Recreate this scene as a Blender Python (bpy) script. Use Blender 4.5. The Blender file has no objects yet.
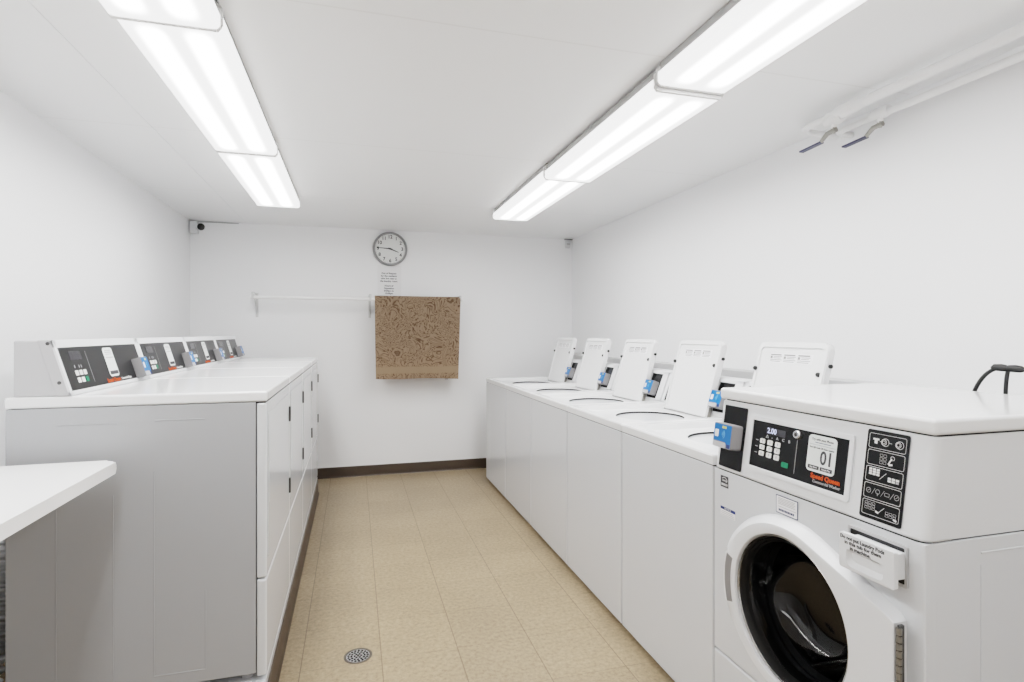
import bpy, bmesh, math, random
from mathutils import Vector, Matrix
random.seed(7)
C = bpy.context.scene.collection
PI = math.pi
sin, cos = math.sin, math.cos

# ------------------------------------------------------------------ materials
def nt(name):
    m = bpy.data.materials.new(name); m.use_nodes = True
    t = m.node_tree; return m, t, t.nodes['Principled BSDF']

def simple(name, col, rough=.5, metal=0.0, spec=.5, coat=0.0, noise=0.0, nscale=40, bump=0.0, bscale=200, emit=None, estr=0):
    m, t, b = nt(name)
    b.inputs['Base Color'].default_value = (*col, 1)
    b.inputs['Roughness'].default_value = rough
    b.inputs['Metallic'].default_value = metal
    b.inputs['Specular IOR Level'].default_value = spec
    b.inputs['Coat Weight'].default_value = coat
    if noise > 0:
        tc = t.nodes.new('ShaderNodeTexCoord'); n = t.nodes.new('ShaderNodeTexNoise')
        n.inputs['Scale'].default_value = nscale; n.inputs['Detail'].default_value = 4
        mx = t.nodes.new('ShaderNodeMix'); mx.data_type = 'RGBA'
        mx.inputs[6].default_value = (*[c*(1-noise) for c in col], 1); mx.inputs[7].default_value = (*[min(1, c*(1+noise)) for c in col], 1)
        t.links.new(tc.outputs['Object'], n.inputs['Vector']); t.links.new(n.outputs['Fac'], mx.inputs[0]); t.links.new(mx.outputs[2], b.inputs['Base Color'])
    if bump > 0:
        tc = t.nodes.new('ShaderNodeTexCoord'); n = t.nodes.new('ShaderNodeTexNoise'); n.inputs['Scale'].default_value = bscale; n.inputs['Detail'].default_value = 3
        bp = t.nodes.new('ShaderNodeBump'); bp.inputs['Strength'].default_value = bump; bp.inputs['Distance'].default_value = .002
        t.links.new(tc.outputs['Object'], n.inputs['Vector']); t.links.new(n.outputs['Fac'], bp.inputs['Height']); t.links.new(bp.outputs['Normal'], b.inputs['Normal'])
    if emit:
        b.inputs['Emission Color'].default_value = (*emit, 1); b.inputs['Emission Strength'].default_value = estr
    return m

M = {}
M['wall'] = simple('wall_paint', (.83, .835, .845), .38, spec=.35, noise=.012, nscale=1.5, bump=.12, bscale=90)
M['enamel_side'] = simple('grey_white_enamel', (.345, .353, .366), .25, spec=.5, noise=.008, nscale=3)  # white enamel with the dryer sides' shade put into its darker base colour
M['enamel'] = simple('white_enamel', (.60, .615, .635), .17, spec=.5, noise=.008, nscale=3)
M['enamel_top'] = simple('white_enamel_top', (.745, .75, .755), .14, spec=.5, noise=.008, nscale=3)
M['plastic'] = simple('white_plastic', (.66, .67, .685), .32, noise=.008, nscale=5)
M['plastic_grey'] = simple('light_grey_plastic', (.42, .42, .43), .4, noise=.01, nscale=8)
M['reader_grey'] = simple('reader_grey', (.21, .205, .21), .4, noise=.02, nscale=30)
M['blue'] = simple('reader_blue', (.006, .12, .42), .35, noise=.04, nscale=30)
M['blue_dark'] = simple('reader_navy', (.004, .02, .12), .35, noise=.02)
M['black'] = simple('black_panel', (.005, .0055, .0065), .25, spec=.3, noise=.1, nscale=50)
M['charcoal'] = simple('charcoal_panel', (.012, .0125, .0135), .3, spec=.35, noise=.1, nscale=50)
M['rubber'] = simple('black_rubber', (.006, .006, .006), .45, noise=.1, nscale=60)
M['dark'] = simple('dark_void', (.006, .006, .006), .8, noise=.1)
M['screw'] = simple('dark_screw', (.1, .1, .1), .4, metal=.8, noise=.05)
M['steel'] = simple('steel', (.55, .55, .55), .25, metal=1, noise=.05, nscale=60)
M['drum'] = simple('drum_steel', (.13, .13, .135), .25, metal=1, noise=.08, nscale=60)
M['chrome'] = simple('chrome', (.75, .75, .75), .12, metal=1, noise=.02)
M['hinge'] = simple('hinge_metal', (.23, .22, .20), .4, metal=.7, noise=.1, nscale=80)
M['slot'] = simple('hinge_dark', (.045, .045, .045), .5, noise=.05)
M['key'] = simple('key_white', (.72, .72, .70), .4, noise=.02)
M['green'] = simple('key_green', (.004, .16, .075), .4, noise=.03)
M['orange'] = simple('logo_orange', (.60, .065, .006), .45, noise=.02)
M['textgrey'] = simple('print_grey', (.38, .38, .39), .5, noise=.02)
M['textlight'] = simple('print_light', (.70, .70, .70), .5, noise=.02)
M['textblack'] = simple('print_black', (.03, .03, .035), .55, noise=.05)
M['textnavy'] = simple('print_navy', (.03, .04, .10), .5, noise=.05)
M['lightprint'] = simple('label_print', (.20, .20, .20), .5, noise=.05)
M['sticker'] = simple('sticker_face', (.68, .71, .70), .4, noise=.02, nscale=20)
M['sticker_white'] = simple('sticker_white', (.80, .80, .82), .4, noise=.01, nscale=20)
M['display'] = simple('display_glow', (.02, .02, .03), .3, emit=(.55, .6, .9), estr=.9)
M['disp_dim'] = simple('display_glass', (.03, .03, .036), .12, noise=.1)
M['brown'] = simple('brown_vinyl', (.052, .037, .026), .42, noise=.08, nscale=25)
M['paper'] = simple('paper', (.78, .78, .79), .55, noise=.01, nscale=15)
M['rackwhite'] = simple('rack_white', (.80, .80, .80), .3, noise=.01)
M['rackgrey'] = simple('bracket_grey', (.58, .58, .58), .4, noise=.02)
M['clockrim'] = simple('clock_rim', (.26, .26, .265), .35, metal=.5, noise=.03)
M['clockface'] = simple('clock_face', (.72, .73, .72), .5, noise=.01)
M['pan_grey'] = simple('fixture_grey', (.30, .30, .30), .5, noise=.01)
M['pan'] = simple('fixture_white', (.74, .74, .74), .35, noise=.01)
M['pipe'] = simple('pipe_white', (.80, .80, .80), .4, noise=.012, nscale=12, bump=.2, bscale=40)
M['lever'] = simple('lever_navy', (.035, .037, .085), .45, noise=.25, nscale=90)
M['brass'] = simple('valve_metal', (.32, .31, .28), .32, metal=.9, noise=.15, nscale=60)
M['table'] = simple('table_laminate', (.82, .82, .82), .28, noise=.008, nscale=6)
M['ledge'] = simple('ledge_paint', (.50, .50, .505), .5, noise=.01)
M['cable'] = simple('black_cable', (.014, .014, .015), .4, noise=.1, nscale=60)
M['drain_dark'] = simple('drain_rim', (.10, .085, .07), .4, metal=.5, noise=.1)
M['foil'] = simple('foil_duct', (.55, .55, .55), .35, metal=.9, noise=.2, nscale=50)

# lens of the fluorescent fixtures: two bright tubes showing through a prismatic lens (object x across, y along)
def lens_mat():
    m = bpy.data.materials.new('fluorescent_lens'); m.use_nodes = True; t = m.node_tree; t.nodes.clear()
    N = t.nodes.new; L = t.links.new
    out = N('ShaderNodeOutputMaterial'); tc = N('ShaderNodeTexCoord'); sp = N('ShaderNodeSeparateXYZ'); L(tc.outputs['Object'], sp.inputs[0])
    ab = N('ShaderNodeMath'); ab.operation = 'ABSOLUTE'; L(sp.outputs['X'], ab.inputs[0])
    sb = N('ShaderNodeMath'); sb.operation = 'SUBTRACT'; sb.inputs[1].default_value = .062; L(ab.outputs[0], sb.inputs[0])
    a2 = N('ShaderNodeMath'); a2.operation = 'ABSOLUTE'; L(sb.outputs[0], a2.inputs[0])
    r = N('ShaderNodeMapRange'); r.interpolation_type = 'SMOOTHSTEP'; r.inputs[1].default_value = .062; r.inputs[2].default_value = .008; r.inputs[3].default_value = 0; r.inputs[4].default_value = 1; L(a2.outputs[0], r.inputs[0])
    ay = N('ShaderNodeMath'); ay.operation = 'ABSOLUTE'; L(sp.outputs['Y'], ay.inputs[0])
    ry = N('ShaderNodeMapRange'); ry.interpolation_type = 'SMOOTHSTEP'; ry.inputs[1].default_value = .60; ry.inputs[2].default_value = .50; ry.inputs[3].default_value = 0; ry.inputs[4].default_value = 1; L(ay.outputs[0], ry.inputs[0])
    mu = N('ShaderNodeMath'); mu.operation = 'MULTIPLY'; L(r.outputs[0], mu.inputs[0]); L(ry.outputs[0], mu.inputs[1])
    pw = N('ShaderNodeMath'); pw.operation = 'POWER'; pw.inputs[1].default_value = 3.0; L(mu.outputs[0], pw.inputs[0])
    ma = N('ShaderNodeMath'); ma.operation = 'MULTIPLY_ADD'; ma.inputs[1].default_value = LENS_PEAK; ma.inputs[2].default_value = LENS_BASE; L(pw.outputs[0], ma.inputs[0])
    wv = N('ShaderNodeTexWave'); wv.bands_direction = 'Y'; wv.inputs['Scale'].default_value = 30; L(tc.outputs['Object'], wv.inputs['Vector'])
    wr = N('ShaderNodeMapRange'); wr.inputs[3].default_value = .96; wr.inputs[4].default_value = 1.03; L(wv.outputs['Fac'], wr.inputs[0])
    m2 = N('ShaderNodeMath'); m2.operation = 'MULTIPLY'; L(ma.outputs[0], m2.inputs[0]); L(wr.outputs[0], m2.inputs[1])
    em = N('ShaderNodeEmission'); em.inputs[0].default_value = (1, .995, .985, 1); L(m2.outputs[0], em.inputs[1])
    L(em.outputs[0], out.inputs[0]); return m
LAMP = 3.6
LENS_PEAK, LENS_BASE = 22.0, 1.5
M['lens'] = lens_mat()

def floor_mat():
    m, t, b = nt('vinyl_tile'); N = t.nodes.new; L = t.links.new
    tc = N('ShaderNodeTexCoord'); sp = N('ShaderNodeSeparateXYZ'); L(tc.outputs['Object'], sp.inputs[0])
    def line(out, off, pitch, w):
        a = N('ShaderNodeMath'); a.operation = 'ADD'; a.inputs[1].default_value = -off + 100*pitch; L(out, a.inputs[0])
        d = N('ShaderNodeMath'); d.operation = 'DIVIDE'; d.inputs[1].default_value = pitch; L(a.outputs[0], d.inputs[0])
        f = N('ShaderNodeMath'); f.operation = 'FRACT'; L(d.outputs[0], f.inputs[0])
        s = N('ShaderNodeMath'); s.operation = 'SUBTRACT'; s.inputs[1].default_value = .5; L(f.outputs[0], s.inputs[0])
        q = N('ShaderNodeMath'); q.operation = 'ABSOLUTE'; L(s.outputs[0], q.inputs[0])
        r = N('ShaderNodeMapRange'); r.inputs[1].default_value = .5-w*1.6; r.inputs[2].default_value = .5-w*.5; L(q.outputs[0], r.inputs[0])
        fl = N('ShaderNodeMath'); fl.operation = 'FLOOR'; L(d.outputs[0], fl.inputs[0])
        return r.outputs[0], fl.outputs[0]
    lx, ix = line(sp.outputs['X'], .107, .3075, .006); ly, iy = line(sp.outputs['Y'], 2.30, .3075, .005)
    lyw = N('ShaderNodeMath'); lyw.operation = 'MULTIPLY'; lyw.inputs[1].default_value = .55; L(ly, lyw.inputs[0])
    mxl = N('ShaderNodeMath'); mxl.operation = 'MAXIMUM'; L(lx, mxl.inputs[0]); L(lyw.outputs[0], mxl.inputs[1])
    cv = N('ShaderNodeCombineXYZ'); L(ix, cv.inputs[0]); L(iy, cv.inputs[1])
    wn = N('ShaderNodeTexWhiteNoise'); wn.noise_dimensions = '3D'; L(cv.outputs[0], wn.inputs['Vector'])
    # chip mottling
    n1 = N('ShaderNodeTexNoise'); n1.inputs['Scale'].default_value = 55; n1.inputs['Detail'].default_value = 6; n1.inputs['Roughness'].default_value = .7; L(tc.outputs['Object'], n1.inputs['Vector'])
    n2 = N('ShaderNodeTexNoise'); n2.inputs['Scale'].default_value = 3; n2.inputs['Detail'].default_value = 3; L(tc.outputs['Object'], n2.inputs['Vector'])
    r1 = N('ShaderNodeValToRGB'); e = r1.color_ramp.elements
    e[0].position = .30; e[0].color = (.20, .145, .086, 1); e[1].position = .70; e[1].color = (.37, .29, .19, 1)
    c = r1.color_ramp.elements.new(.5); c.color = (.29, .22, .139, 1)
    L(n1.outputs['Fac'], r1.inputs[0])
    hs = N('ShaderNodeHueSaturation'); L(r1.outputs[0], hs.inputs['Color'])
    vr = N('ShaderNodeMapRange'); vr.inputs[3].default_value = .95; vr.inputs[4].default_value = 1.05; L(wn.outputs['Value'], vr.inputs[0])
    vm = N('ShaderNodeMapRange'); vm.inputs[1].default_value = .3; vm.inputs[2].default_value = .7; vm.inputs[3].default_value = .93; vm.inputs[4].default_value = 1.06; L(n2.outputs['Fac'], vm.inputs[0])
    vv = N('ShaderNodeMath'); vv.operation = 'MULTIPLY'; L(vr.outputs[0], vv.inputs[0]); L(vm.outputs[0], vv.inputs[1]); L(vv.outputs[0], hs.inputs['Value'])
    mx = N('ShaderNodeMix'); mx.data_type = 'RGBA'; mx.inputs[7].default_value = (.10, .07, .042, 1); L(hs.outputs[0], mx.inputs[6])
    lm = N('ShaderNodeMath'); lm.operation = 'MULTIPLY'; lm.inputs[1].default_value = .7; L(mxl.outputs[0], lm.inputs[0]); L(lm.outputs[0], mx.inputs[0])
    L(mx.outputs[2], b.inputs['Base Color']); b.inputs['Roughness'].default_value = .42; b.inputs['Specular IOR Level'].default_value = .35
    bp = N('ShaderNodeBump'); bp.inputs['Strength'].default_value = .15; bp.inputs['Distance'].default_value = .001; bp.invert = True
    L(mxl.outputs[0], bp.inputs['Height']); L(bp.outputs[0], b.inputs['Normal'])
    return m
M['floor'] = floor_mat()

def ceil_mat():
    m, t, b = nt('ceiling_panels'); N = t.nodes.new; L = t.links.new
    tc = N('ShaderNodeTexCoord'); sp = N('ShaderNodeSeparateXYZ'); L(tc.outputs['Object'], sp.inputs[0])
    a = N('ShaderNodeMath'); a.operation = 'ADD'; a.inputs[1].default_value = 100*1.2255-1.718; L(sp.outputs['Y'], a.inputs[0])
    d = N('ShaderNodeMath'); d.operation = 'DIVIDE'; d.inputs[1].default_value = 1.2255; L(a.outputs[0], d.inputs[0])
    f = N('ShaderNodeMath'); f.operation = 'FRACT'; L(d.outputs[0], f.inputs[0])
    s = N('ShaderNodeMath'); s.operation = 'SUBTRACT'; s.inputs[1].default_value = .5; L(f.outputs[0], s.inputs[0])
    q = N('ShaderNodeMath'); q.operation = 'ABSOLUTE'; L(s.outputs[0], q.inputs[0])
    r = N('ShaderNodeMapRange'); r.inputs[1].default_value = .4955; r.inputs[2].default_value = .4985; L(q.outputs[0], r.inputs[0])
    mx = N('ShaderNodeMix'); mx.data_type = 'RGBA'; mx.inputs[6].default_value = (.84, .845, .85, 1); mx.inputs[7].default_value = (.76, .76, .76, 1)
    L(r.outputs[0], mx.inputs[0]); L(mx.outputs[2], b.inputs['Base Color']); b.inputs['Roughness'].default_value = .5
    n = N('ShaderNodeTexNoise'); n.inputs['Scale'].default_value = 60; L(tc.outputs['Object'], n.inputs['Vector'])
    bp = N('ShaderNodeBump'); bp.inputs['Strength'].default_value = .08; bp.inputs['Distance'].default_value = .002; L(n.outputs['Fac'], bp.inputs['Height']); L(bp.outputs[0], b.inputs['Normal'])
    return m
M['ceiling'] = ceil_mat()

def towel_mat():
    m, t, b = nt('towel_terry'); N = t.nodes.new; L = t.links.new
    tc = N('ShaderNodeTexCoord'); sp = N('ShaderNodeSeparateXYZ'); L(tc.outputs['Object'], sp.inputs[0])
    n = N('ShaderNodeTexNoise'); n.inputs['Scale'].default_value = 6.2; n.inputs['Detail'].default_value = 2; n.inputs['Distortion'].default_value = 2.2
    L(tc.outputs['Object'], n.inputs['Vector'])
    mu = N('ShaderNodeMath'); mu.operation = 'MULTIPLY'; mu.inputs[1].default_value = 9; L(n.outputs['Fac'], mu.inputs[0])
    fr = N('ShaderNodeMath'); fr.operation = 'PINGPONG'; fr.inputs[1].default_value = .5; L(mu.outputs[0], fr.inputs[0])
    rp = N('ShaderNodeValToRGB'); e = rp.color_ramp.elements
    e[0].position = .02; e[0].color = (.15, .09, .055, 1); e[1].position = .20; e[1].color = (.37, .262, .175, 1)
    k = rp.color_ramp.elements.new(.5); k.color = (.43, .31, .212, 1)
    L(fr.outputs[0], rp.inputs[0])
    # plain woven band near the hem
    a = N('ShaderNodeMath'); a.operation = 'ADD'; a.inputs[1].default_value = -.073; L(sp.outputs['Z'], a.inputs[0])
    ab = N('ShaderNodeMath'); ab.operation = 'ABSOLUTE'; L(a.outputs[0], ab.inputs[0])
    r = N('ShaderNodeMapRange'); r.inputs[1].default_value = .034; r.inputs[2].default_value = .026; L(ab.outputs[0], r.inputs[0])
    mx = N('ShaderNodeMix'); mx.data_type = 'RGBA'; mx.inputs[7].default_value = (.43, .315, .21, 1); L(r.outputs[0], mx.inputs[0]); L(rp.outputs[0], mx.inputs[6])
    n2 = N('ShaderNodeTexNoise'); n2.inputs['Scale'].default_value = 240; L(tc.outputs['Object'], n2.inputs['Vector'])
    mm = N('ShaderNodeMix'); mm.data_type = 'RGBA'; mm.blend_type = 'MULTIPLY'; mm.inputs[0].default_value = .35; L(mx.outputs[2], mm.inputs[6]); L(n2.outputs['Color'], mm.inputs[7])
    L(mx.outputs[2], b.inputs['Base Color']); b.inputs['Roughness'].default_value = .95; b.inputs['Sheen Weight'].default_value = .2
    bp = N('ShaderNodeBump'); bp.inputs['Strength'].default_value = .6; bp.inputs['Distance'].default_value = .004; L(n2.outputs['Fac'], bp.inputs['Height']); L(bp.outputs[0], b.inputs['Normal'])
    return m
M['towel'] = towel_mat()

def glass_mat():
    m = bpy.data.materials.new('smoked_door_glass'); m.use_nodes = True; t = m.node_tree; t.nodes.clear(); N = t.nodes.new; L = t.links.new
    out = N('ShaderNodeOutputMaterial'); tr = N('ShaderNodeBsdfTransparent'); tr.inputs[0].default_value = (.32, .33, .34, 1)
    gl = N('ShaderNodeBsdfGlossy'); gl.inputs['Roughness'].default_value = .03; gl.inputs[0].default_value = (.8, .8, .8, 1)
    lf = N('ShaderNodeLayerWeight'); lf.inputs[0].default_value = .5; lp = N('ShaderNodeMath'); lp.operation = 'POWER'; lp.inputs[1].default_value = 5; L(lf.outputs['Facing'], lp.inputs[0]); lw = N('ShaderNodeMath'); lw.operation = 'MULTIPLY_ADD'; lw.inputs[1].default_value = .7; lw.inputs[2].default_value = .045; L(lp.outputs[0], lw.inputs[0])
    mx = N('ShaderNodeMixShader'); L(lw.outputs[0], mx.inputs[0]); L(tr.outputs[0], mx.inputs[1]); L(gl.outputs[0], mx.inputs[2]); L(mx.outputs[0], out.inputs[0])
    return m
M['glass'] = glass_mat()

def stipple(name, base, ink, scale):
    m, t, b = nt(name); N = t.nodes.new; L = t.links.new
    tc = N('ShaderNodeTexCoord'); n = N('ShaderNodeTexNoise'); n.inputs['Scale'].default_value = scale; n.inputs['Detail'].default_value = 2; L(tc.outputs['Object'], n.inputs['Vector'])
    r = N('ShaderNodeValToRGB'); e = r.color_ramp.elements; e[0].position = .45; e[0].color = (*base, 1); e[1].position = .55; e[1].color = (*ink, 1)
    L(n.outputs['Fac'], r.inputs[0]); L(r.outputs[0], b.inputs['Base Color']); b.inputs['Roughness'].default_value = .5; return m

# ------------------------------------------------------------------ mesh helpers
def frame(o, u, v, w):
    u, v, w = Vector(u).normalized(), Vector(v).normalized(), Vector(w).normalized()
    m = Matrix((u, v, w)).transposed().to_4x4(); m.translation = Vector(o); return m

def add_box(bm, x0, x1, y0, y1, z0, z1, bev=0.0, seg=2, m=None):
    vs = [bm.verts.new((x, y, z)) for x in (x0, x1) for y in (y0, y1) for z in (z0, z1)]
    F = [(0, 1, 3, 2), (4, 6, 7, 5), (0, 4, 5, 1), (2, 3, 7, 6), (0, 2, 6, 4), (1, 5, 7, 3)]
    fs = [bm.faces.new([vs[i] for i in f]) for f in F]
    allv = vs
    if bev > 0:
        ed = list({e for f in fs for e in f.edges})
        r = bmesh.ops.bevel(bm, geom=ed, offset=bev, segments=seg, affect='EDGES', profile=.5)
        allv = list({v for f in r['faces'] for v in f.verts} | {v for v in vs if v.is_valid})
    if m is not None:
        bmesh.ops.transform(bm, matrix=m, verts=allv)
    return allv

def add_prism(bm, pts, o, u, v, w, d, bev=0.0, seg=2):
    """polygon pts (u,v) extruded from 0 to d along w"""
    m = frame(o, u, v, w)
    a = [bm.verts.new(m @ Vector((p[0], p[1], 0))) for p in pts]; b = [bm.verts.new(m @ Vector((p[0], p[1], d))) for p in pts]
    n = len(pts); fs = [bm.faces.new(a[::-1]), bm.faces.new(b)]
    for i in range(n): fs.append(bm.faces.new((a[i], a[(i+1) % n], b[(i+1) % n], b[i])))
    if bev > 0:
        bmesh.ops.bevel(bm, geom=list({e for f in fs for e in f.edges}), offset=bev, segments=seg, affect='EDGES', profile=.5)

def rrect(x0, x1, y0, y1, r, n=5):
    if not isinstance(r, (tuple, list)): r = (r,)*4
    pts = []
    for (cx, cy, a0, rr) in ((x1-r[0], y1-r[0], 0, r[0]), (x0+r[1], y1-r[1], 90, r[1]), (x0+r[2], y0+r[2], 180, r[2]), (x1-r[3], y0+r[3], 270, r[3])):
        if rr <= 1e-6: pts.append((cx, cy)); continue
        for i in range(n+1):
            a = math.radians(a0+90*i/n); pts.append((cx+rr*cos(a), cy+rr*sin(a)))
    return pts

def add_tube(bm, pts, r, seg=12, caps=True):
    pts = [Vector(p) for p in pts]; rs = r if isinstance(r, (list, tuple)) else [r]*len(pts)
    rings = []; up = None
    for i, p in enumerate(pts):
        t = (pts[min(i+1, len(pts)-1)]-pts[max(i-1, 0)]).normalized()
        if up is None:
            up = Vector((0, 0, 1)) if abs(t.z) < .9 else Vector((1, 0, 0))
        s = t.cross(up).normalized(); up = s.cross(t).normalized()
        rings.append([bm.verts.new(p+rs[i]*(cos(2*PI*k/seg)*s+sin(2*PI*k/seg)*up)) for k in range(seg)])
    for a, b in zip(rings, rings[1:]):
        for k in range(seg): bm.faces.new((a[k], a[(k+1) % seg], b[(k+1) % seg], b[k]))
    if caps: bm.faces.new(rings[0][::-1]); bm.faces.new(rings[-1])

def add_lathe(bm, prof, o, axis, seg=48, close=False):
    """profile of (radius, distance along axis)"""
    ax = Vector(axis).normalized(); s = ax.cross(Vector((0, 0, 1)) if abs(ax.z) < .9 else Vector((1, 0, 0))).normalized(); t = ax.cross(s)
    o = Vector(o); rings = []
    for (r, d) in prof:
        if r < 1e-6: rings.append([bm.verts.new(o+ax*d)])
        else: rings.append([bm.verts.new(o+ax*d+r*(cos(2*PI*k/seg)*s+sin(2*PI*k/seg)*t)) for k in range(seg)])
    for a, b in zip(rings, rings[1:]):
        for k in range(seg):
            k2 = (k+1) % seg
            if len(a) == 1 and len(b) == 1: continue
            if len(a) == 1: bm.faces.new((a[0], b[k2], b[k]))
            elif len(b) == 1: bm.faces.new((a[k], a[k2], b[0]))
            else: bm.faces.new((a[k], a[k2], b[k2], b[k]))
    return rings

def bridge(bm, a, b, closed=True):
    n = len(a)
    for k in range(n if closed else n-1): bm.faces.new((a[k], a[(k+1) % n], b[(k+1) % n], b[k]))

def obj(name, bm, mat, parent=None, loc=None, smooth=True, angle=40, mats=None):
    bmesh.ops.recalc_face_normals(bm, faces=bm.faces)
    me = bpy.data.meshes.new(name); bm.to_mesh(me); bm.free()
    o = bpy.data.objects.new(name, me); C.objects.link(o)
    for mm in (mats or [mat]): me.materials.append(M[mm] if isinstance(mm, str) else mm)
    if parent: o.parent = parent
    if loc: o.location = loc
    if smooth:
        me.polygons.foreach_set('use_smooth', [True]*len(me.polygons))
        me.set_sharp_from_angle(angle=math.radians(angle))
        md = o.modifiers.new('weighted_normals', 'WEIGHTED_NORMAL'); md.keep_sharp = True; md.weight = 80
    return o

def thing(name, label, cat, loc=(0, 0, 0), group=None, rz=0):
    o = bpy.data.objects.new(name, None); C.objects.link(o); o.empty_display_size = .1
    o.location = loc; o.rotation_euler = (0, 0, rz); o['label'] = label; o['category'] = cat
    if group: o['group'] = group
    return o

def tag(o, label, cat, group=None):
    o['label'] = label; o['category'] = cat
    if group: o['group'] = group
    return o

def struct(name, bm, mat, **k):
    o = obj(name, bm, mat, **k); o['kind'] = 'structure'; return o

def dup_tree(o, parent=None):
    c = o.copy(); C.objects.link(c); c.parent = parent
    for ch in list(o.children): dup_tree(ch, c)
    return c

def text(name, body, size, mat, parent, m, align='LEFT', ext=.0003, spacing=1.0, line=1.0, sx=1.0, bold=.012):
    """m: frame whose x is reading direction, y up, z out of the surface"""
    cu = bpy.data.curves.new(name, 'FONT'); cu.body = body; cu.size = size; cu.align_x = align; cu.align_y = 'CENTER'
    cu.extrude = ext; cu.offset = bold*size; cu.space_character = spacing; cu.space_line = line; cu.resolution_u = 3
    to = bpy.data.objects.new(name, cu); C.objects.link(to)
    dg = bpy.context.evaluated_depsgraph_get(); dg.update()
    me = bpy.data.meshes.new_from_object(to.evaluated_get(dg))
    bpy.data.objects.remove(to); bpy.data.curves.remove(cu)
    me.name = name; me.transform(m @ Matrix.Diagonal((sx, 1, 1, 1)))
    me.materials.clear(); me.materials.append(M[mat])
    o = bpy.data.objects.new(name, me); C.objects.link(o)
    if parent: o.parent = parent
    return o

# ------------------------------------------------------------------ room
XL, XR, YB, YF, H = -1.339, 2.137, 5.309, -1.9, 2.266
def room_box(name, a, mat, **k):
    bm = bmesh.new(); add_box(bm, *a); return struct(name, bm, mat, smooth=False, **k)
room_box('floor', (XL-.1, XR+.1, YF-.1, YB+.1, -.1, 0), 'floor')
room_box('ceiling', (XL-.1, XR+.1, YF-.1, YB+.1, H, H+.1), 'ceiling')
room_box('wall_back', (XL-.1, XR+.1, YB, YB+.1, 0, H), 'wall')
room_box('wall_left', (XL-.1, XL, YF, YB, 0, H), 'wall')
room_box('wall_right', (XR, XR+.1, YF, YB, 0, H), 'wall')
room_box('wall_front', (XL-.1, XR+.1, YF-.1, YF, 0, H), 'wall')
bm = bmesh.new(); add_prism(bm, [(0, 0), (.016, 0), (.008, .012), (.006, .088), (.003, .094), (0, .094)], (XL, YB, 0), (0, -1, 0), (0, 0, 1), (1, 0, 0), XR-XL)
struct('baseboard_back', bm, 'brown')
bm = bmesh.new(); add_box(bm, -.930, -.900, YF, YB-.001, H-.003, H, .001); struct('trim_1', bm, 'ceiling')          # ceiling batten
bm = bmesh.new(); add_box(bm, 2.03, XR, .30, YB, .0, 1.103, .004); struct('trim_2', bm, 'ledge')                   # pipe ledge behind the washers
PL_Z = .135
bm = bmesh.new(); add_box(bm, -1.02, -.286, 2.035, 4.83, 0, PL_Z, .004); struct('trim_3', bm, 'enamel')            # curb under the dryers
bm = bmesh.new()
add_prism(bm, [(0, 0), (.014, 0), (.006, .014), (.004, .108), (0, .112)], (-.286, 2.035, 0), (1, 0, 0), (0, 0, 1), (0, 1, 0), 2.795)
struct('baseboard_left', bm, 'brown')

# ------------------------------------------------------------------ card reader (shared by all machines)
def reader(parent, m, w=.085, h=.085, d=.042, name='card_reader'):
    """m: frame on the panel (x right, y up, z out), origin at the reader's lower left corner"""
    bm = bmesh.new()
    add_prism(bm, rrect(0, w, 0, h, .006, 3), m.translation, m.col[0].xyz, m.col[1].xyz, m.col[2].xyz, d, .003, 2)
    r = obj(name, bm, 'reader_grey', parent)
    def plate(nm, pts, dz, mt, th=.0012):
        b = bmesh.new(); add_prism(b, pts, m @ Vector((0, 0, d+dz)), m.col[0].xyz, m.col[1].xyz, m.col[2].xyz, th); return obj(nm, b, mt, r, smooth=False)
    plate('reader_face', [(.003, .26*h), (.70*w, .26*h), (.76*w, .19*h), (.80*w, .05*h), (w-.003, .05*h), (w-.003, h-.003), (.003, h-.003)], -.0004, 'blue')
    plate('reader_lip', rrect(.003, .72*w, .02*h, .23*h, .004, 2), -.0002, 'plastic_grey')
    plate('reader_slot', [(.80*w, .05*h), (w-.004, .05*h), (w-.004, .20*h), (.80*w, .20*h)], .0005, 'blue_dark')
    b = bmesh.new()
    for (x0, x1, y0, y1) in ((.10, .30, .42, .72),):
        add_prism(b, rrect(x0*w, x1*w, y0*h, y1*h, .002, 2), m @ Vector((0, 0, d+.0006)), m.col[0].xyz, m.col[1].xyz, m.col[2].xyz, .0008)
    obj('card_symbol', b, 'textlight', r, smooth=False)
    b = bmesh.new()
    for k, rr in enumerate((.07, .13, .19)):
        pts = [(.46*w+rr*w*cos(a), .56*h+rr*w*sin(a)) for a in [math.radians(-50+100*i/8) for i in range(9)]]
        pts += [(.46*w+(rr-.025)*w*cos(a), .56*h+(rr-.025)*w*sin(a)) for a in [math.radians(50-100*i/8) for i in range(9)]]
        add_prism(b, pts, m @ Vector((0, 0, d+.0006)), m.col[0].xyz, m.col[1].xyz, m.col[2].xyz, .0008)
    obj('contactless_symbol', b, simple('symbol_blue', (.12, .34, .66), .4, noise=.02), r, smooth=False)
    b = bmesh.new()
    for x in (.48, .60): add_prism(b, rrect(x*w, (x+.10)*w, .80*h, .90*h, .001, 2), m @ Vector((0, 0, d+.0006)), m.col[0].xyz, m.col[1].xyz, m.col[2].xyz, .0008)
    obj('status_light', b, simple('status_yellow', (.55, .55, .12), .4, noise=.02), r, smooth=False)
    return r

def plate_on(m, x0, x1, y0, y1, dz, th, mat, name, parent, r=0.0, bev=0):
    b = bmesh.new(); add_prism(b, rrect(x0, x1, y0, y1, r, 4), m @ Vector((0, 0, dz)), m.col[0].xyz, m.col[1].xyz, m.col[2].xyz, th, bev)
    return obj(name, b, mat, parent, smooth=r > 0)

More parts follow.
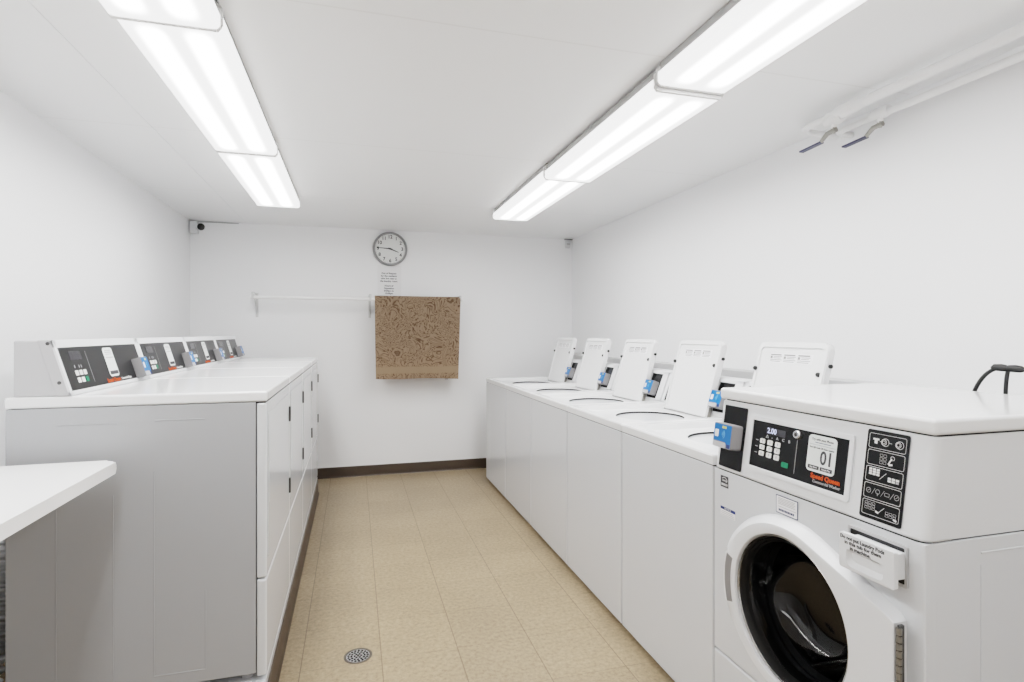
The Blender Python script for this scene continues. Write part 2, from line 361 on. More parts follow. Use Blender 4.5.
def phone_sticker(parent, m, x0, x1, y0, y1, number=None):
    """rounded payment sticker, print only (no code)"""
    w, h = x1-x0, y1-y0
    s = plate_on(m, x0, x1, y0, y1, .0008, .001, 'sticker', 'payment_sticker', parent, r=.12*w if number else .16*w)
    mm = m.copy(); mm.translation = m @ Vector((x0+w/2, 0, .0019))
    def tm(dy): q = mm.copy(); q.translation = m @ Vector((x0+w/2, y0+dy*h, .0019)); return q
    if number:
        text('sticker_text', 'Try with your Phone', .09*w, 'textblack', s, tm(.885), 'CENTER', bold=.02)
        b = bmesh.new()
        add_prism(b, rrect(x0+.24*w, x1-.20*w, y0+.795*h, y0+.812*h, 0), m @ Vector((0, 0, .0019)), m.col[0].xyz, m.col[1].xyz, m.col[2].xyz, .0003)
        add_prism(b, rrect(x0+.05*w, x1-.04*w, y0+.735*h, y0+.742*h, 0), m @ Vector((0, 0, .0019)), m.col[0].xyz, m.col[1].xyz, m.col[2].xyz, .0003)
        obj('sticker_rule', b, 'textnavy', s, smooth=False)
        text('sticker_text', 'Scan QR Code OR Enter number', .064*w, 'textblack', s, tm(.66), 'CENTER', bold=.03)
        q = tm(.40); q.translation = m @ Vector((x0+.70*w, y0+.40*h, .0019))
        text('sticker_number', number, .54*w, 'textblack', s, q, 'CENTER', sx=.85, bold=.022)
        for (a, c, tx) in ((.07, .47, 'App Store'), (.51, .93, 'Google Play')):
            bd = plate_on(m, x0+a*w, x0+c*w, y0+.07*h, y0+.17*h, .0019, .0004, 'textblack', 'store_badge', s, r=.008*w)
            q = tm(.12); q.translation = m @ Vector((x0+(a+c)/2*w, y0+.12*h, .0024)); text('badge_text', tx, .062*w, 'textlight', s, q, 'CENTER')
    else:
        b = bmesh.new()
        for (a, c, y, t) in ((.18, .82, .88, .03), (.14, .85, .82, .03), (.14, .85, .76, .02), (.10, .90, .64, .03)):
            add_prism(b, rrect(x0+a*w, x0+c*w, y0+y*h, y0+(y+t)*h, 0), m @ Vector((0, 0, .0019)), m.col[0].xyz, m.col[1].xyz, m.col[2].xyz, .0003)
        obj('sticker_rule', b, 'textgrey', s, smooth=False)
        b = bmesh.new(); add_prism(b, rrect(x0+.08*w, x1-.08*w, y0+.07*h, y0+.19*h, 0), m @ Vector((0, 0, .0019)), m.col[0].xyz, m.col[1].xyz, m.col[2].xyz, .0003)
        obj('store_badge', b, 'textblack', s, smooth=False)
        s['_n'] = 1; del s['_n']
    return s

def sticker_number(s, m, x0, x1, y0, y1, number):
    w, h = x1-x0, y1-y0; q = m.copy(); q.translation = m @ Vector((x0+.68*w, y0+.42*h, .0019))
    text('sticker_number', number, .48*w, 'textblack', s, q, 'CENTER', sx=.85)

# ------------------------------------------------------------------ dryers (left row). local: x 0 = front plane, y 0..W along the row, z 0 = feet
DW, DX0, DY0 = .69, -.282, 2.044
ZT = 1.114-PL_Z           # top of the worktop
ZB = .163-PL_Z
def build_dryer():
    t = thing('clothes_dryer', '', 'dryer', (DX0, DY0, PL_Z))
    W = DW-.004
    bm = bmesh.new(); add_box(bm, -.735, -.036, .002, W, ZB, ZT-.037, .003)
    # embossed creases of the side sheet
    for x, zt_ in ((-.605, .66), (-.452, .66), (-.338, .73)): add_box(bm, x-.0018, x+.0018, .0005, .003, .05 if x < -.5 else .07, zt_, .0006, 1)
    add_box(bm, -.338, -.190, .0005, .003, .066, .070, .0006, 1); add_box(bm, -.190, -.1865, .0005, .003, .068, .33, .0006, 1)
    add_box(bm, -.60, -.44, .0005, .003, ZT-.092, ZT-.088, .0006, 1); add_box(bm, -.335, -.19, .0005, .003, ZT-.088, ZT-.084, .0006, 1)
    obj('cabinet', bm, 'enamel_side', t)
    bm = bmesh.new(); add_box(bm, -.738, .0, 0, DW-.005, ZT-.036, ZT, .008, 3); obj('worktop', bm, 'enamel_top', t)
    bm = bmesh.new(); add_box(bm, -.72, -.006, .005, W-.003, ZT-.041, ZT-.034); obj('seam_strip', bm, 'dark', t, smooth=False)
    fz = .482-PL_Z
    bm = bmesh.new(); add_box(bm, -.034, -.002, .001, W, ZB-.012, fz-.004, .008, 3); obj('kick_panel', bm, 'enamel', t)
    bm = bmesh.new(); add_box(bm, -.034, -.002, .001, W, fz, ZT-.039, .008, 3); obj('front_panel', bm, 'enamel', t)
    d0, d1 = fz+.06, ZT-.075
    bm = bmesh.new(); add_prism(bm, rrect(.03, W-.035, d0, d1, .012, 5), (-.003, 0, 0), (0, 1, 0), (0, 0, 1), (1, 0, 0), .003, .001, 2)
    d = obj('door', bm, 'enamel', t)
    bm = bmesh.new(); add_prism(bm, rrect(.05, .085, (d0+d1)/2-.07, (d0+d1)/2+.07, .008, 3), (-.001, 0, 0), (0, 1, 0), (0, 0, 1), (1, 0, 0), .002, .0008, 1); obj('door_pull', bm, 'enamel', d)
    for zc in (1.31-.9*(1.31-.904)-PL_Z, 1.31-.9*(1.31-.545)-PL_Z):
        bm = bmesh.new(); add_box(bm, -.002, .007, W-.028, W-.012, zc-.033, zc+.033, .001, 1); obj('hinge', bm, 'slot', t)
    for (x, y) in ((-.07, .05), (-.07, W-.05), (-.68, .05), (-.68, W-.05)):
        bm = bmesh.new(); add_lathe(bm, [(0, 0), (.02, 0), (.02, .012), (.009, .014), (.009, ZB+.002), (0, ZB+.002)], (x, y, 0), (0, 0, 1), 16); obj('foot', bm, 'textgrey', t)
    # console
    xb, xt, xf = -.716, -.619, -.567
    z0, z1 = ZT, 1.288-PL_Z
    bm = bmesh.new(); add_prism(bm, [(xb, z0), (xf-.002, z0), (xt-.002, z1-.002), (xb, z1-.002)], (0, .005, 0), (1, 0, 0), (0, 0, 1), (0, 1, 0), DW-.007, .004, 2)
    c = obj('console', bm, 'plastic_grey', t)
    bm = bmesh.new()
    up = Vector((xt-xf, 0, z1-z0)); L = up.length; n = Vector((up.z, 0, -up.x)).normalized()
    add_prism(bm, [(-.603, z0), (xf, z0), (xt, z1), (-.655, z1)], (0, .001, 0), (1, 0, 0), (0, 0, 1), (0, 1, 0), .05, .003, 2)
    ec = obj('console_end_cap', bm, 'plastic_grey', c)
    for f, xo in ((.24, .016), (.94, .010)):
        p = Vector((xf, 0, z0))+up*f
        bm = bmesh.new(); add_lathe(bm, [(0, -.002), (.0055, -.002), (.0055, .001), (.003, .0025), (0, .0025)], (p.x-xo, .001, p.z), (0, -1, 0), 12); obj('screw', bm, 'screw', c)
    F = frame((xf, 0, z0), (0, 1, 0), up, n)         # x along row, y up the slope, z out
    # white bezel around the black fascia
    bm = bmesh.new()
    for (a, b_, c_, e) in ((.0, DW-.003, .0, .014), (.0, DW-.003, L-.026, L), (.0, .016, 0, L), (DW-.035, DW-.003, 0, L)):
        add_prism(bm, [(a, c_), (b_, c_), (b_, e), (a, e)], F @ Vector((0, 0, -.003)), F.col[0].xyz, F.col[1].xyz, F.col[2].xyz, .008, .0025, 2)
    obj('console_bezel', bm, 'plastic', c)
    p = plate_on(F, .014, DW-.033, .012, L-.022, -.001, .0035, 'charcoal', 'control_panel', t)
    P = F.copy(); P.translation = F @ Vector((0, 0, .0026))
    for r in range(2):
        for k in range(3):
            x = .078+k*.028; y = .036+(1-r)*.024
            plate_on(P, x, x+.019, y, y+.017, 0, .002, 'green' if (r == 1 and k == 2) else 'key', 'key', p, r=.003)
    plate_on(P, .076, .155, .112, .142, 0, .0006, 'disp_dim', 'display', p)
    for k, x in enumerate((.085, .115, .13)): plate_on(P, x, x+.004, .085, .095, .0002, .0004, 'textgrey', 'display_tick', p)
    plate_on(P, .19, .1912, .03, .14, .0002, .0004, 'textgrey', 'divider_line', p)
    phone_sticker(p, P, .325, .405, .037, .147)
    q = P.copy(); q.translation = P @ Vector((.288, .024, .0006)); text('brand_text', 'Speed Queen', .021, 'orange', p, q, sx=1.0, ext=.0004)
    q = P.copy(); q.translation = P @ Vector((.415, .024, .0006)); text('brand_text', 'Commercial Dryer', .0125, 'textlight', p, q, ext=.0004)
    R = P.copy(); R.translation = P @ Vector((.558, .012, 0)); reader(t, R, .072, .080, .036)
    return t
dlabels = ['dryer nearest the camera, its plain grey side facing the table', 'second dryer from the camera in the left row, beside the nearest one',
           'third dryer from the camera, second from the back wall in the left row', 'dryer at the far end of the left row, by the back wall']
d0 = build_dryer()
for i in range(4):
    o = d0 if i == 0 else dup_tree(d0)
    o.location = (DX0, DY0+i*DW, PL_Z); o['label'] = 'white front-loading ' + dlabels[i] if i else 'white ' + dlabels[0]; o['group'] = 'white dryers along the left wall'

# ------------------------------------------------------------------ top loading washers (right row). local: x 0 = front, y 0..WW, z 0 floor
WW, WX, WY0 = .655, 1.134, 1.5838
def build_washer():
    t = thing('top_loading_washer', '', 'washing machine', (WX, WY0, 0))
    W = WW-.004
    bm = bmesh.new()
    add_box(bm, .0, .70, .0025, W-.001, .026, .8745, .006, 3)
    cab = obj('cabinet', bm, 'enamel', t)
    bm = bmesh.new(); add_box(bm, .05, .66, .02, W-.02, 0, .03); obj('base', bm, 'dark', t)
    bm = bmesh.new(); add_box(bm, .003, .05, .004, W-.003, .872, .879); obj('seam_strip', bm, 'dark', t, smooth=False)
    # dished worktop with round opening
    bm = bmesh.new(); n = 16
    def rect(x0, x1, y0, y1, z, r=0):
        c = [(x0, y0), (x1, y0), (x1, y1), (x0, y1)]; out = []
        for k in range(4):
            a, b = c[k], c[(k+1) % 4]
            for i in range(n): out.append(bm.verts.new((a[0]+(b[0]-a[0])*i/n, a[1]+(b[1]-a[1])*i/n, z)))
        return out
    def circ(cx, cy, r, z, sq=1.0):
        out = []
        for k in range(4*n):
            a = math.radians(225)+2*PI*k/(4*n); out.append(bm.verts.new((cx+r*cos(a), cy+r*sin(a)*1.02, z)))
        return out
    R = [rect(.001, .70, .002, W, .8766), rect(0, .70, .001, W+.0005, .880), rect(0, .70, .001, W+.0005, .905), rect(.003, .70, .004, W-.003, .910), rect(.008, .70, .010, W-.009, .912),
         rect(.045, .585, .05, W-.05, .911), rect(.060, .57, .068, W-.068, .888), rect(.075, .555, .085, W-.085, .884),
         circ(.33, W/2+.01, .176, .886), circ(.33, W/2+.01, .170, .883), circ(.33, W/2+.01, .168, .855), circ(.33, W/2+.01, .166, .853), circ(.33, W/2+.01, .158, .851), circ(.33, W/2+.01, .152, .80), circ(.33, W/2+.01, .18, .60)]
    for a, b in zip(R, R[1:]): bridge(bm, a, b)
    bm.faces.new(R[-1])
    dark_from = len(bm.faces)
    bm.faces.ensure_lookup_table()
    for f in bm.faces:
        zs = [v.co.z for v in f.verts]
        if .8525 < min(zs) < .8555 and max(zs) < .8835: f.material_index = 2
        elif max(zs) < .8515: f.material_index = 1
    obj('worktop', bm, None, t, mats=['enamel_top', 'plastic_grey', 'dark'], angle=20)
    # open lid, hinged at the back of the opening
    hx, hz = .548, .889; ang = math.radians(15.2)
    up = Vector((sin(ang), 0, cos(ang))); nn = Vector((-cos(ang), 0, sin(ang)))
    F = frame((hx, W, hz), (0, -1, 0), up, nn)     # x right for someone in the aisle, y up, z toward the aisle
    a, b_, Lh = .098, .484, .396
    bm = bmesh.new(); add_prism(bm, rrect(a, b_, 0, Lh, (.028, .028, .006, .006), 6), F @ Vector((0, 0, -.026)), F.col[0].xyz, F.col[1].xyz, F.col[2].xyz, .026, .006, 3)
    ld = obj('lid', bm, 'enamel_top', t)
    # raised rim of the lid's underside
    bm = bmesh.new(); o1 = rrect(a+.003, b_-.003, .004, Lh-.003, (.026, .026, .006, .006), 6); o2 = rrect(a+.017, b_-.017, .018, Lh-.024, (.016, .016, .004, .004), 6)
    rings = []
    for (pts, dz) in ((o1, -.004), (o1, .006), (o2, .006), (o2, -.002)):
        rings.append([bm.verts.new(F @ Vector((p[0], p[1], dz))) for p in pts])
    for r1, r2 in zip(rings, rings[1:]): bridge(bm, r1, r2)
    obj('lid_rim', bm, 'enamel_top', ld)
    lb = plate_on(F, a+.074, b_-.074, Lh-.092, Lh-.050, .0, .0006, 'sticker_white', 'instruction_label', ld)
    bm = bmesh.new()
    lx0, lw = a+.078, .235
    for k in range(3):
        x = lx0+k*lw/3
        def bar(x0, x1, y0, y1): add_prism(bm, [(x0, y0), (x1, y0), (x1, y1), (x0, y1)], F @ Vector((0, 0, .0006)), F.col[0].xyz, F.col[1].xyz, F.col[2].xyz, .0004)
        bar(x, x+.062, Lh-.060, Lh-.0545); bar(x, x+.012, Lh-.074, Lh-.063); bar(x+.018, x+.066, Lh-.0665, Lh-.064); bar(x+.018, x+.060, Lh-.073, Lh-.0705)
        bar(x, x+.068, Lh-.0805, Lh-.078); bar(x, x+.060, Lh-.0875, Lh-.085)
    obj('label_print', bm, 'lightprint', lb, smooth=False)
    for (x, y, z) in ((a+.008, Lh-.125, .006), (b_-.028, Lh-.130, 0)):
        bm = bmesh.new(); add_lathe(bm, [(.0095, -.001), (.0095, .006), (.007, .010), (0, .011)], F @ Vector((x, y, z)), F.col[2].xyz, 16); obj('bumper', bm, 'rubber', ld)
    bm = bmesh.new(); add_lathe(bm, [(.008, -.001), (.008, .008), (0, .010)], F @ Vector((b_, Lh-.090, -.016)), F.col[0].xyz, 14); obj('bumper', bm, 'rubber', ld)
    for x in (a-.006, b_+.001):
        bm = bmesh.new(); add_prism(bm, [(x, -.004), (x+.005, -.004), (x+.005, .055), (x, .055)], F @ Vector((0, 0, -.02)), F.col[0].xyz, F.col[1].xyz, F.col[2].xyz, .018, .001, 1); obj('hinge', bm, 'hinge', t)
    # console behind the lid
    xf, xt, xb = .585, .65, .735; z0, z1 = .910, 1.085
    bm = bmesh.new(); add_prism(bm, [(xf, z0), (xt, z1-.006), (xt+.012, z1), (xb, z1), (xb, z0-.2), (xf+.08, z0-.2), (xf+.08, z0)], (0, .003, 0), (1, 0, 0), (0, 0, 1), (0, 1, 0), W-.004, .004, 2)
    c = obj('console', bm, 'plastic', t)
    up2 = Vector((xt-xf, 0, z1-.006-z0)); n2 = Vector((-up2.z, 0, up2.x)); Lc = up2.length
    G = frame((xf, W, z0), (0, -1, 0), up2, n2)
    bm = bmesh.new()
    for (p, q, r, s) in ((.004, W-.006, .0, .012), (.004, W-.006, Lc-.018, Lc), (.004, .03, 0, Lc), (W-.062, W-.006, 0, Lc), (W-.190, W-.180, 0, Lc)):
        add_prism(bm, [(p, r), (q, r), (q, s), (p, s)], G @ Vector((0, 0, -.003)), G.col[0].xyz, G.col[1].xyz, G.col[2].xyz, .010, .003, 2)
    obj('console_bezel', bm, 'plastic', c)
    p = plate_on(G, .028, W-.18, .010, Lc-.016, 0, .003, 'black', 'control_panel', t)
    P = G.copy(); P.translation = G @ Vector((0, 0, .0032))
    for r in range(3):
        for k in range(3): plate_on(P, .05+k*.026, .068+k*.026, .03+r*.024, .045+r*.024, 0, .002, 'key', 'key', p, r=.003)
    plate_on(P, .05, .13, .115, .14, 0, .0006, 'disp_dim', 'display', p)
    phone_sticker(p, P, .27, .34, .045, .14)
    q = P.copy(); q.translation = P @ Vector((.27, .030, .0006)); text('brand_text', 'Speed Queen', .018, 'orange', p, q, ext=.0004)
    rp = plate_on(G, W-.18, W-.062, .010, Lc-.016, 0, .003, 'black', 'reader_panel', t)
    Q = G.copy(); Q.translation = G @ Vector((W-.168, .026, .003)); reader(t, Q, .094, .085, .042)
    return t
wl = ['top-loading washer with open lid, right beside the front-loading washer', 'top-loading washer with open lid, second from the front-loading washer',
      'top-loading washer with open lid, middle of the five in the right row', 'top-loading washer with open lid, second from the back wall',
      'top-loading washer with open lid, at the far end by the back wall']
w0 = build_washer()
for i in range(5):
    o = w0 if i == 0 else dup_tree(w0)
    o.location = (WX, WY0+i*WW, 0); o['label'] = 'white '+wl[i]; o['group'] = 'white top-loading washers along the right wall'

# ------------------------------------------------------------------ front loading washer. local: x 0 = front plane, y 0..FW (near side at 0), z 0 floor
FW, FY = .705, .876
def build_front_loader():
    t = thing('front_loading_washer', 'white front-loading washer with round dark glass door in the right foreground', 'washing machine', (WX, FY, 0))
    D = .715
    bm = bmesh.new()
    add_box(bm, .03, D, .001, FW-.001, .02, .872, .003)
    bmesh.ops.delete(bm, geom=[f for f in bm.faces if all(abs(v.co.x-.03) < .001 for v in f.verts)], context='FACES')
    for (x, z0, z1) in ((.155, .05, .815), (.52, .05, .815)): add_box(bm, x, x+.003, -.0008, .002, z0, z1, .0006, 1)
    add_box(bm, .157, .60, -.0008, .002, .838, .842, .0006, 1)
    obj('cabinet', bm, 'enamel', t)
    bm = bmesh.new(); add_box(bm, .04, D-.02, .02, FW-.02, 0, .024); obj('base', bm, 'rubber', t)
    bm = bmesh.new(); add_box(bm, 0, .034, 0, FW, .022, .283, .006, 3); obj('kick_panel', bm, 'enamel', t)
    # front panel with the round door hole
    cy, cz = 1.232-FY, .566
    bm = bmesh.new(); n = 24
    dx0, dx1, dz0, dz1 = .916-FY, 1.057-FY, .769, .853          # dispenser opening
    y0, y1, z0, z1 = .0, FW, .288, .872
    def rectring(x, i0, sh=0):
        c = [(y0+i0, z0+i0), (y1-i0, z0+i0), (y1-i0, z1-i0), (y0+i0, z1-i0)]; out = []
        for k in range(4):
            a, b = c[k], c[(k+1) % 4]
            for i in range(n): out.append(bm.verts.new((x, a[0]+(b[0]-a[0])*i/n, a[1]+(b[1]-a[1])*i/n)))
        return out
    def cring(r, x): return [bm.verts.new((x, cy+r*cos(math.radians(225)+2*PI*k/(4*n)), cz+r*sin(math.radians(225)+2*PI*k/(4*n)))) for k in range(4*n)]
    RR = [rectring(.03, .0), rectring(.006, 0), rectring(.002, .0015), rectring(0, .006), cring(.210, 0), cring(.208, .05)]
    for a, b in zip(RR, RR[1:]): bridge(bm, a, b)
    obj('front_panel', bm, 'enamel', t, angle=30)
    bm = bmesh.new(); add_prism(bm, rrect(.007, FW-.007, .004, D-.012, (0, 0, .018, .018), 5), (0, 0, .868), (0, 1, 0), (1, 0, 0), (0, 0, 1), .010); obj('seam_strip', bm, 'dark', t, smooth=False)
    bm = bmesh.new(); add_prism(bm, rrect(.007, FW-.007, .036, D-.012, (0, 0, .018, .018), 5), (0, 0, 1.088), (0, 1, 0), (1, 0, 0), (0, 0, 1), .010); obj('seam_strip', bm, 'dark', t, smooth=False)
    # dispenser frame and drawer
    X = (1, 0, 0)
    fr = frame((-.001, 0, 0), (0, -1, 0), (0, 0, 1), (-1, 0, 0))    # x right for the viewer (= -y)
    def fy(y): return -y
    a0, a1 = fy(1.060-FY), fy(.912-FY)
    bm = bmesh.new(); rings = []
    for (pts, d) in ((rrect(a0, a1, .766, .856, .004, 3), -.002), (rrect(a0, a1, .766, .856, .004, 3), .004), (rrect(a0+.006, a1-.006, .772, .850, .003, 3), .004), (rrect(a0+.006, a1-.006, .772, .850, .003, 3), .0005)):
        rings.append([bm.verts.new(fr @ Vector((p[0], p[1], d))) for p in pts])
    for r1, r2 in zip(rings, rings[1:]): bridge(bm, r1, r2)
    df = obj('dispenser_frame', bm, 'plastic_grey', t)
    plate_on(fr, a0+.006, a1-.006, .772, .850, .0, .0012, 'charcoal', 'dispenser_opening', df)
    dr = frame((-.045, 0, -.004), (0, -1, 0), (0, 0, 1), (-1, 0, 0))
    e0, e1 = fy(1.047-FY), fy(.909-FY); q0, q1 = .773, .853
    bm = bmesh.new(); rings = []
    out = rrect(e0, e1, q0, q1, (.004, .004, .006, .006), 4); inn = rrect(e0+.020, e1-.026, q0+.008, q0+.046, (.012, .006, .014, .010), 4); inn2 = rrect(e0+.026, e1-.030, q0+.018, q0+.040, (.010, .006, .012, .010), 4)
    for (pts, d) in ((out, -.012), (out, -.001), (rrect(e0+.002, e1-.002, q0+.002, q1-.002, (.004, .004, .006, .006), 4), 0), (inn, 0), (inn2, -.010)):
        rings.append([bm.verts.new(dr @ Vector((p[0], p[1], d))) for p in pts])
    for r1, r2 in zip(rings, rings[1:]): bridge(bm, r1, r2)
    bm.faces.new(rings[-1]); bm.faces.new(rings[0])
    dw = obj('dispenser_drawer', bm, 'plastic', t)
    bm = bmesh.new(); add_box(bm, -.034, -.001, -e1+.008, -e0-.012, q0+.012, q1-.012, .002); obj('drawer_tray', bm, 'plastic', dw)
    q = dr.copy(); q.translation = dr @ Vector((e0+.012, q1-.017, .0003))
    sk = Matrix.Shear('XZ', 4, (0, 0))
    for k, (tx, off) in enumerate((('Do not put Laundry Pods', .004), ('in this tub for them', .016), ('in machine.', .030))):
        q = dr.copy(); q.translation = dr @ Vector((e0+off, q1-.0085-k*.0105, .0004)); text('handwriting', tx, .0118, 'textblack', dw, q, ext=.0003, sx=.92 if k == 0 else 1.0, bold=.02)
    # door: swept outline, round on the left, straight to the hinge on the right
    bm = bmesh.new(); N = 128
    hy = .911-FY                # hinge edge (right)
    def outline(R, hgap, half, notch, flare=0):
        pts = []
        for k in range(N):
            a = 2*PI*k/N; u, v = cos(a), sin(a)      # u to the left (=+y), v up
            r = R
            if u < 0:                                # right side: extend to a corner box
                tmax = (cy-hy-hgap)/(-u)
                # tangent chord from top of circle to corner
                cxn, czn = cy-hy-hgap, half
                # line from point T on circle (angle ta) to the corner
                best = R
                for sgn in (1, -1):
                    cd = math.hypot(cxn, czn); ca = math.atan2(czn, cxn); ta = ca+math.acos(min(1, R/cd)); T = (R*cos(ta), R*sin(ta))
                    px, pz = -u, v*sgn
                    if pz < -1e-6: continue
                    nx_, nz_ = cos(ta), sin(ta)
                    den = px*nx_+pz*nz_
                    angp = math.atan2(pz, px)
                    if den > 1e-6 and angp < ta: best = max(best, min(R/den, tmax))
                r = best
            aa = abs(a if a < PI else a-2*PI)
            if .34 < aa < PI/2: r = R+flare*((PI/2-aa)/(PI/2-.34))**1.5
            elif notch and aa <= .34:
                r = notch
            pts.append((cy+r*u, cz+r*v))
        return pts
    prof = [(.244, .006, .138, .258, .038, 0.0), (.240, .006, .137, .257, .038, -.008), (.230, .006, .135, .255, .030, -.026), (.225, .006, .134, .253, .020, -.0345), (.220, .008, .131, .250, .006, -.036)]
    rings = []
    for (R_, g, hf, nt_, fl_, x) in prof: rings.append([bm.verts.new((x, p[0], p[1])) for p in outline(R_, g, hf, nt_, fl_)])
    for (r, x) in ((.206, -.036), (.201, -.034), (.198, -.028), (.196, .004)): rings.append([bm.verts.new((x, cy+r*cos(2*PI*k/N), cz+r*sin(2*PI*k/N))) for k in range(N)])
    for r1, r2 in zip(rings, rings[1:]): bridge(bm, r1, r2)
    d = obj('door', bm, 'plastic', t, angle=28)
    # finger slot on the left of the ring
    bm = bmesh.new(); po = []; pi_ = []
    for k in range(13):
        a = math.radians(-17.5+35*k/12); po.append((cy+.244*cos(a), cz+.244*sin(a))); pi_.append((cy+.217*cos(a), cz+.217*sin(a)))
    vs = [bm.verts.new((-.0366, p[0], p[1])) for p in po+pi_[::-1]]; bm.faces.new(vs); obj('finger_slot', bm, 'reader_grey', d, smooth=False)
    # gasket rings
    bm = bmesh.new(); add_lathe(bm, [(.198, -.020), (.193, -.024), (.189, -.016), (.186, -.019), (.182, -.008), (.179, -.012), (.175, .004), (.174, .03)], (0, cy, cz), (1, 0, 0), 96); obj('gasket', bm, 'rubber', d)
    bm = bmesh.new(); add_lathe(bm, [(.1965, -.027), (.1945, -.029), (.1925, -.0235)], (0, cy, cz), (1, 0, 0), 96); obj('trim_ring', bm, 'steel', d)
    bm = bmesh.new(); add_lathe(bm, [(.179, -.006), (.172, .006), (.158, .05), (.138, .085), (.118, .105), (.08, .113), (0, .115)], (0, cy, cz), (1, 0, 0), 96); obj('door_glass', bm, 'glass', d, angle=80)
    bm = bmesh.new(); add_lathe(bm, [(.196, .02), (.206, .05), (.215, .07), (.226, .12), (.226, .55), (.19, .57), (0, .575)], (0, cy, cz), (1, 0, 0), 96)
    for k in range(3):
        a = 2*PI*k/3+.5; m = Matrix.Translation((0, cy, cz)) @ Matrix.Rotation(a, 4, 'X'); add_box(bm, .14, .54, -.03, .03, -.226, -.175, .012, 2, m)
    obj('drum', bm, 'drum', t)
    bm = bmesh.new(); add_lathe(bm, [(.196, .045), (.185, .055), (.190, .068), (.176, .078), (.198, .095), (.215, .10)], (0, cy, cz), (1, 0, 0), 96); obj('door_seal', bm, 'rubber', t)
    # hinge strip
    bm = bmesh.new(); add_box(bm, -.033, -.020, hy-.006, hy+.001, cz-.130, cz+.130, .001, 1)
    h = obj('hinge', bm, 'slot', d)
    bm = bmesh.new()
    for k in range(16):
        z = cz-.126+k*.252/16; add_tube(bm, [(-.0335, hy-.004, z+.001), (-.0335, hy-.004, z+.0146)], .0058, 10)
    obj('hinge_knuckle', bm, 'hinge', h)
    # console, tilted back
    z0, z1, tl = .8745, 1.0925, .030
    bm = bmesh.new(); rings = []
    for (z, x, ins) in ((z0, .004, .004), (z0+.003, .001, .001), (z0+.007, .0005, 0), (z1-.004, tl, 0), (z1, tl+.003, .003)):
        pts = rrect(ins, FW-ins, x, .075, (0, 0, .020, .020), 8); rings.append([bm.verts.new((p[1], p[0], z)) for p in pts])
    for r1, r2 in zip(rings, rings[1:]): bridge(bm, r1, r2)
    bm.faces.new(rings[0]); bm.faces.new(rings[-1])
    add_box(bm, .07, D-.01, .0045, FW-.0045, z0, z1, .001, 1)
    obj('console', bm, 'plastic', t)
    bm = bmesh.new(); add_box(bm, tl-.006, D, -.002, FW+.002, 1.096, 1.131, .009, 4)
    obj('worktop', bm, 'enamel_top', t)
    up = Vector((tl, 0, z1-z0-.006)); n_ = Vector((-up.z, 0, up.x))
    F = frame((0, FW, z0+.006), (0, -1, 0), up, n_)
    zz = lambda z: (z-.880)*1.0095        # world height -> distance up the face
    F.translation = F @ Vector((0, 0, .0008))
    rp = plate_on(F, .027, .133, zz(.885), zz(1.078), 0, .0015, 'black', 'reader_panel', t, r=.004)
    R = F.copy(); R.translation = F @ Vector((.036, zz(.946), .001)); reader(t, R, .088, .076, .040)
    x0, x1 = .166, .503; v0, v1 = zz(.917), zz(1.050)
    bm = bmesh.new(); rings = []
    for (pts, dz) in ((rrect(x0-.013, x1+.013, v0-.013, v1+.013, .006, 3), -.001), (rrect(x0-.013, x1+.013, v0-.013, v1+.013, .006, 3), .004), (rrect(x0-.001, x1+.001, v0-.001, v1+.001, .002, 3), .004), (rrect(x0, x1, v0, v1, .002, 3), .0012)):
        rings.append([bm.verts.new(F @ Vector((p[0], p[1], dz))) for p in pts])
    for r1, r2 in zip(rings, rings[1:]): bridge(bm, r1, r2)
    obj('panel_bezel', bm, 'plastic', t)
    p = plate_on(F, x0, x1, v0, v1, .0, .0015, 'black', 'control_panel', t)
    P = F.copy(); P.translation = F @ Vector((x0, v0, .0016)); pw, ph = x1-x0, v1-v0
    for r in range(3):
        for k in range(3):
            plate_on(P, .037+k*.030, .037+k*.030+.019, .036+(2-r)*.018-k*.0005, .036+(2-r)*.018+.0135, 0, .002, 'key', 'key', p, r=.003)
    plate_on(P, .128, .152, .022, .036, 0, .002, 'green', 'key', p, r=.003)
    bm = bmesh.new()
    for r in range(3):
        for k in range(3): add_prism(bm, rrect(.039+k*.030+.006, .039+k*.030+.010, .0395+(2-r)*.018, .0465+(2-r)*.018, 0), P @ Vector((0, 0, .0021)), P.col[0].xyz, P.col[1].xyz, P.col[2].xyz, .0003)
    obj('key_print', bm, 'textgrey', p, smooth=False)
    plate_on(P, .056, .130, .102, .121, 0, .0005, 'disp_dim', 'display', p)
    q = P.copy(); q.translation = P @ Vector((.060, .1115, .0007)); text('display_digits', '2.00', .021, 'display', p, q, ext=.0002)
    q = P.copy(); q.translation = P @ Vector((.056, .094, .0004)); text('panel_marking', '\u25B3   -    A    C    B', .011, 'textgrey', p, q, ext=.0003, sx=1.15)
    bm = bmesh.new()
    for r in range(3): add_prism(bm, rrect(.018, .028, .041+(2-r)*.018, .043+(2-r)*.018, 0), P @ Vector((0, 0, .0001)), P.col[0].xyz, P.col[1].xyz, P.col[2].xyz, .0003)
    add_prism(bm, rrect(.174, .1752, .014, .104, 0), P @ Vector((0, 0, .0001)), P.col[0].xyz, P.col[1].xyz, P.col[2].xyz, .0004)
    obj('panel_marking', bm, 'textgrey', p, smooth=False)
    bm = bmesh.new(); add_lathe(bm, [(.012, 0), (.012, .006), (.0095, .009), (.006, .009), (.005, .006), (0, .006)], P @ Vector((.175, .119, 0)), P.col[2].xyz, 24); lk = obj('lock', bm, 'chrome', p)
    bm = bmesh.new(); add_lathe(bm, [(.0045, .005), (.0045, .0075), (0, .0075)], P @ Vector((.175, .119, 0)), P.col[2].xyz, 12); obj('keyhole', bm, 'screw', lk)
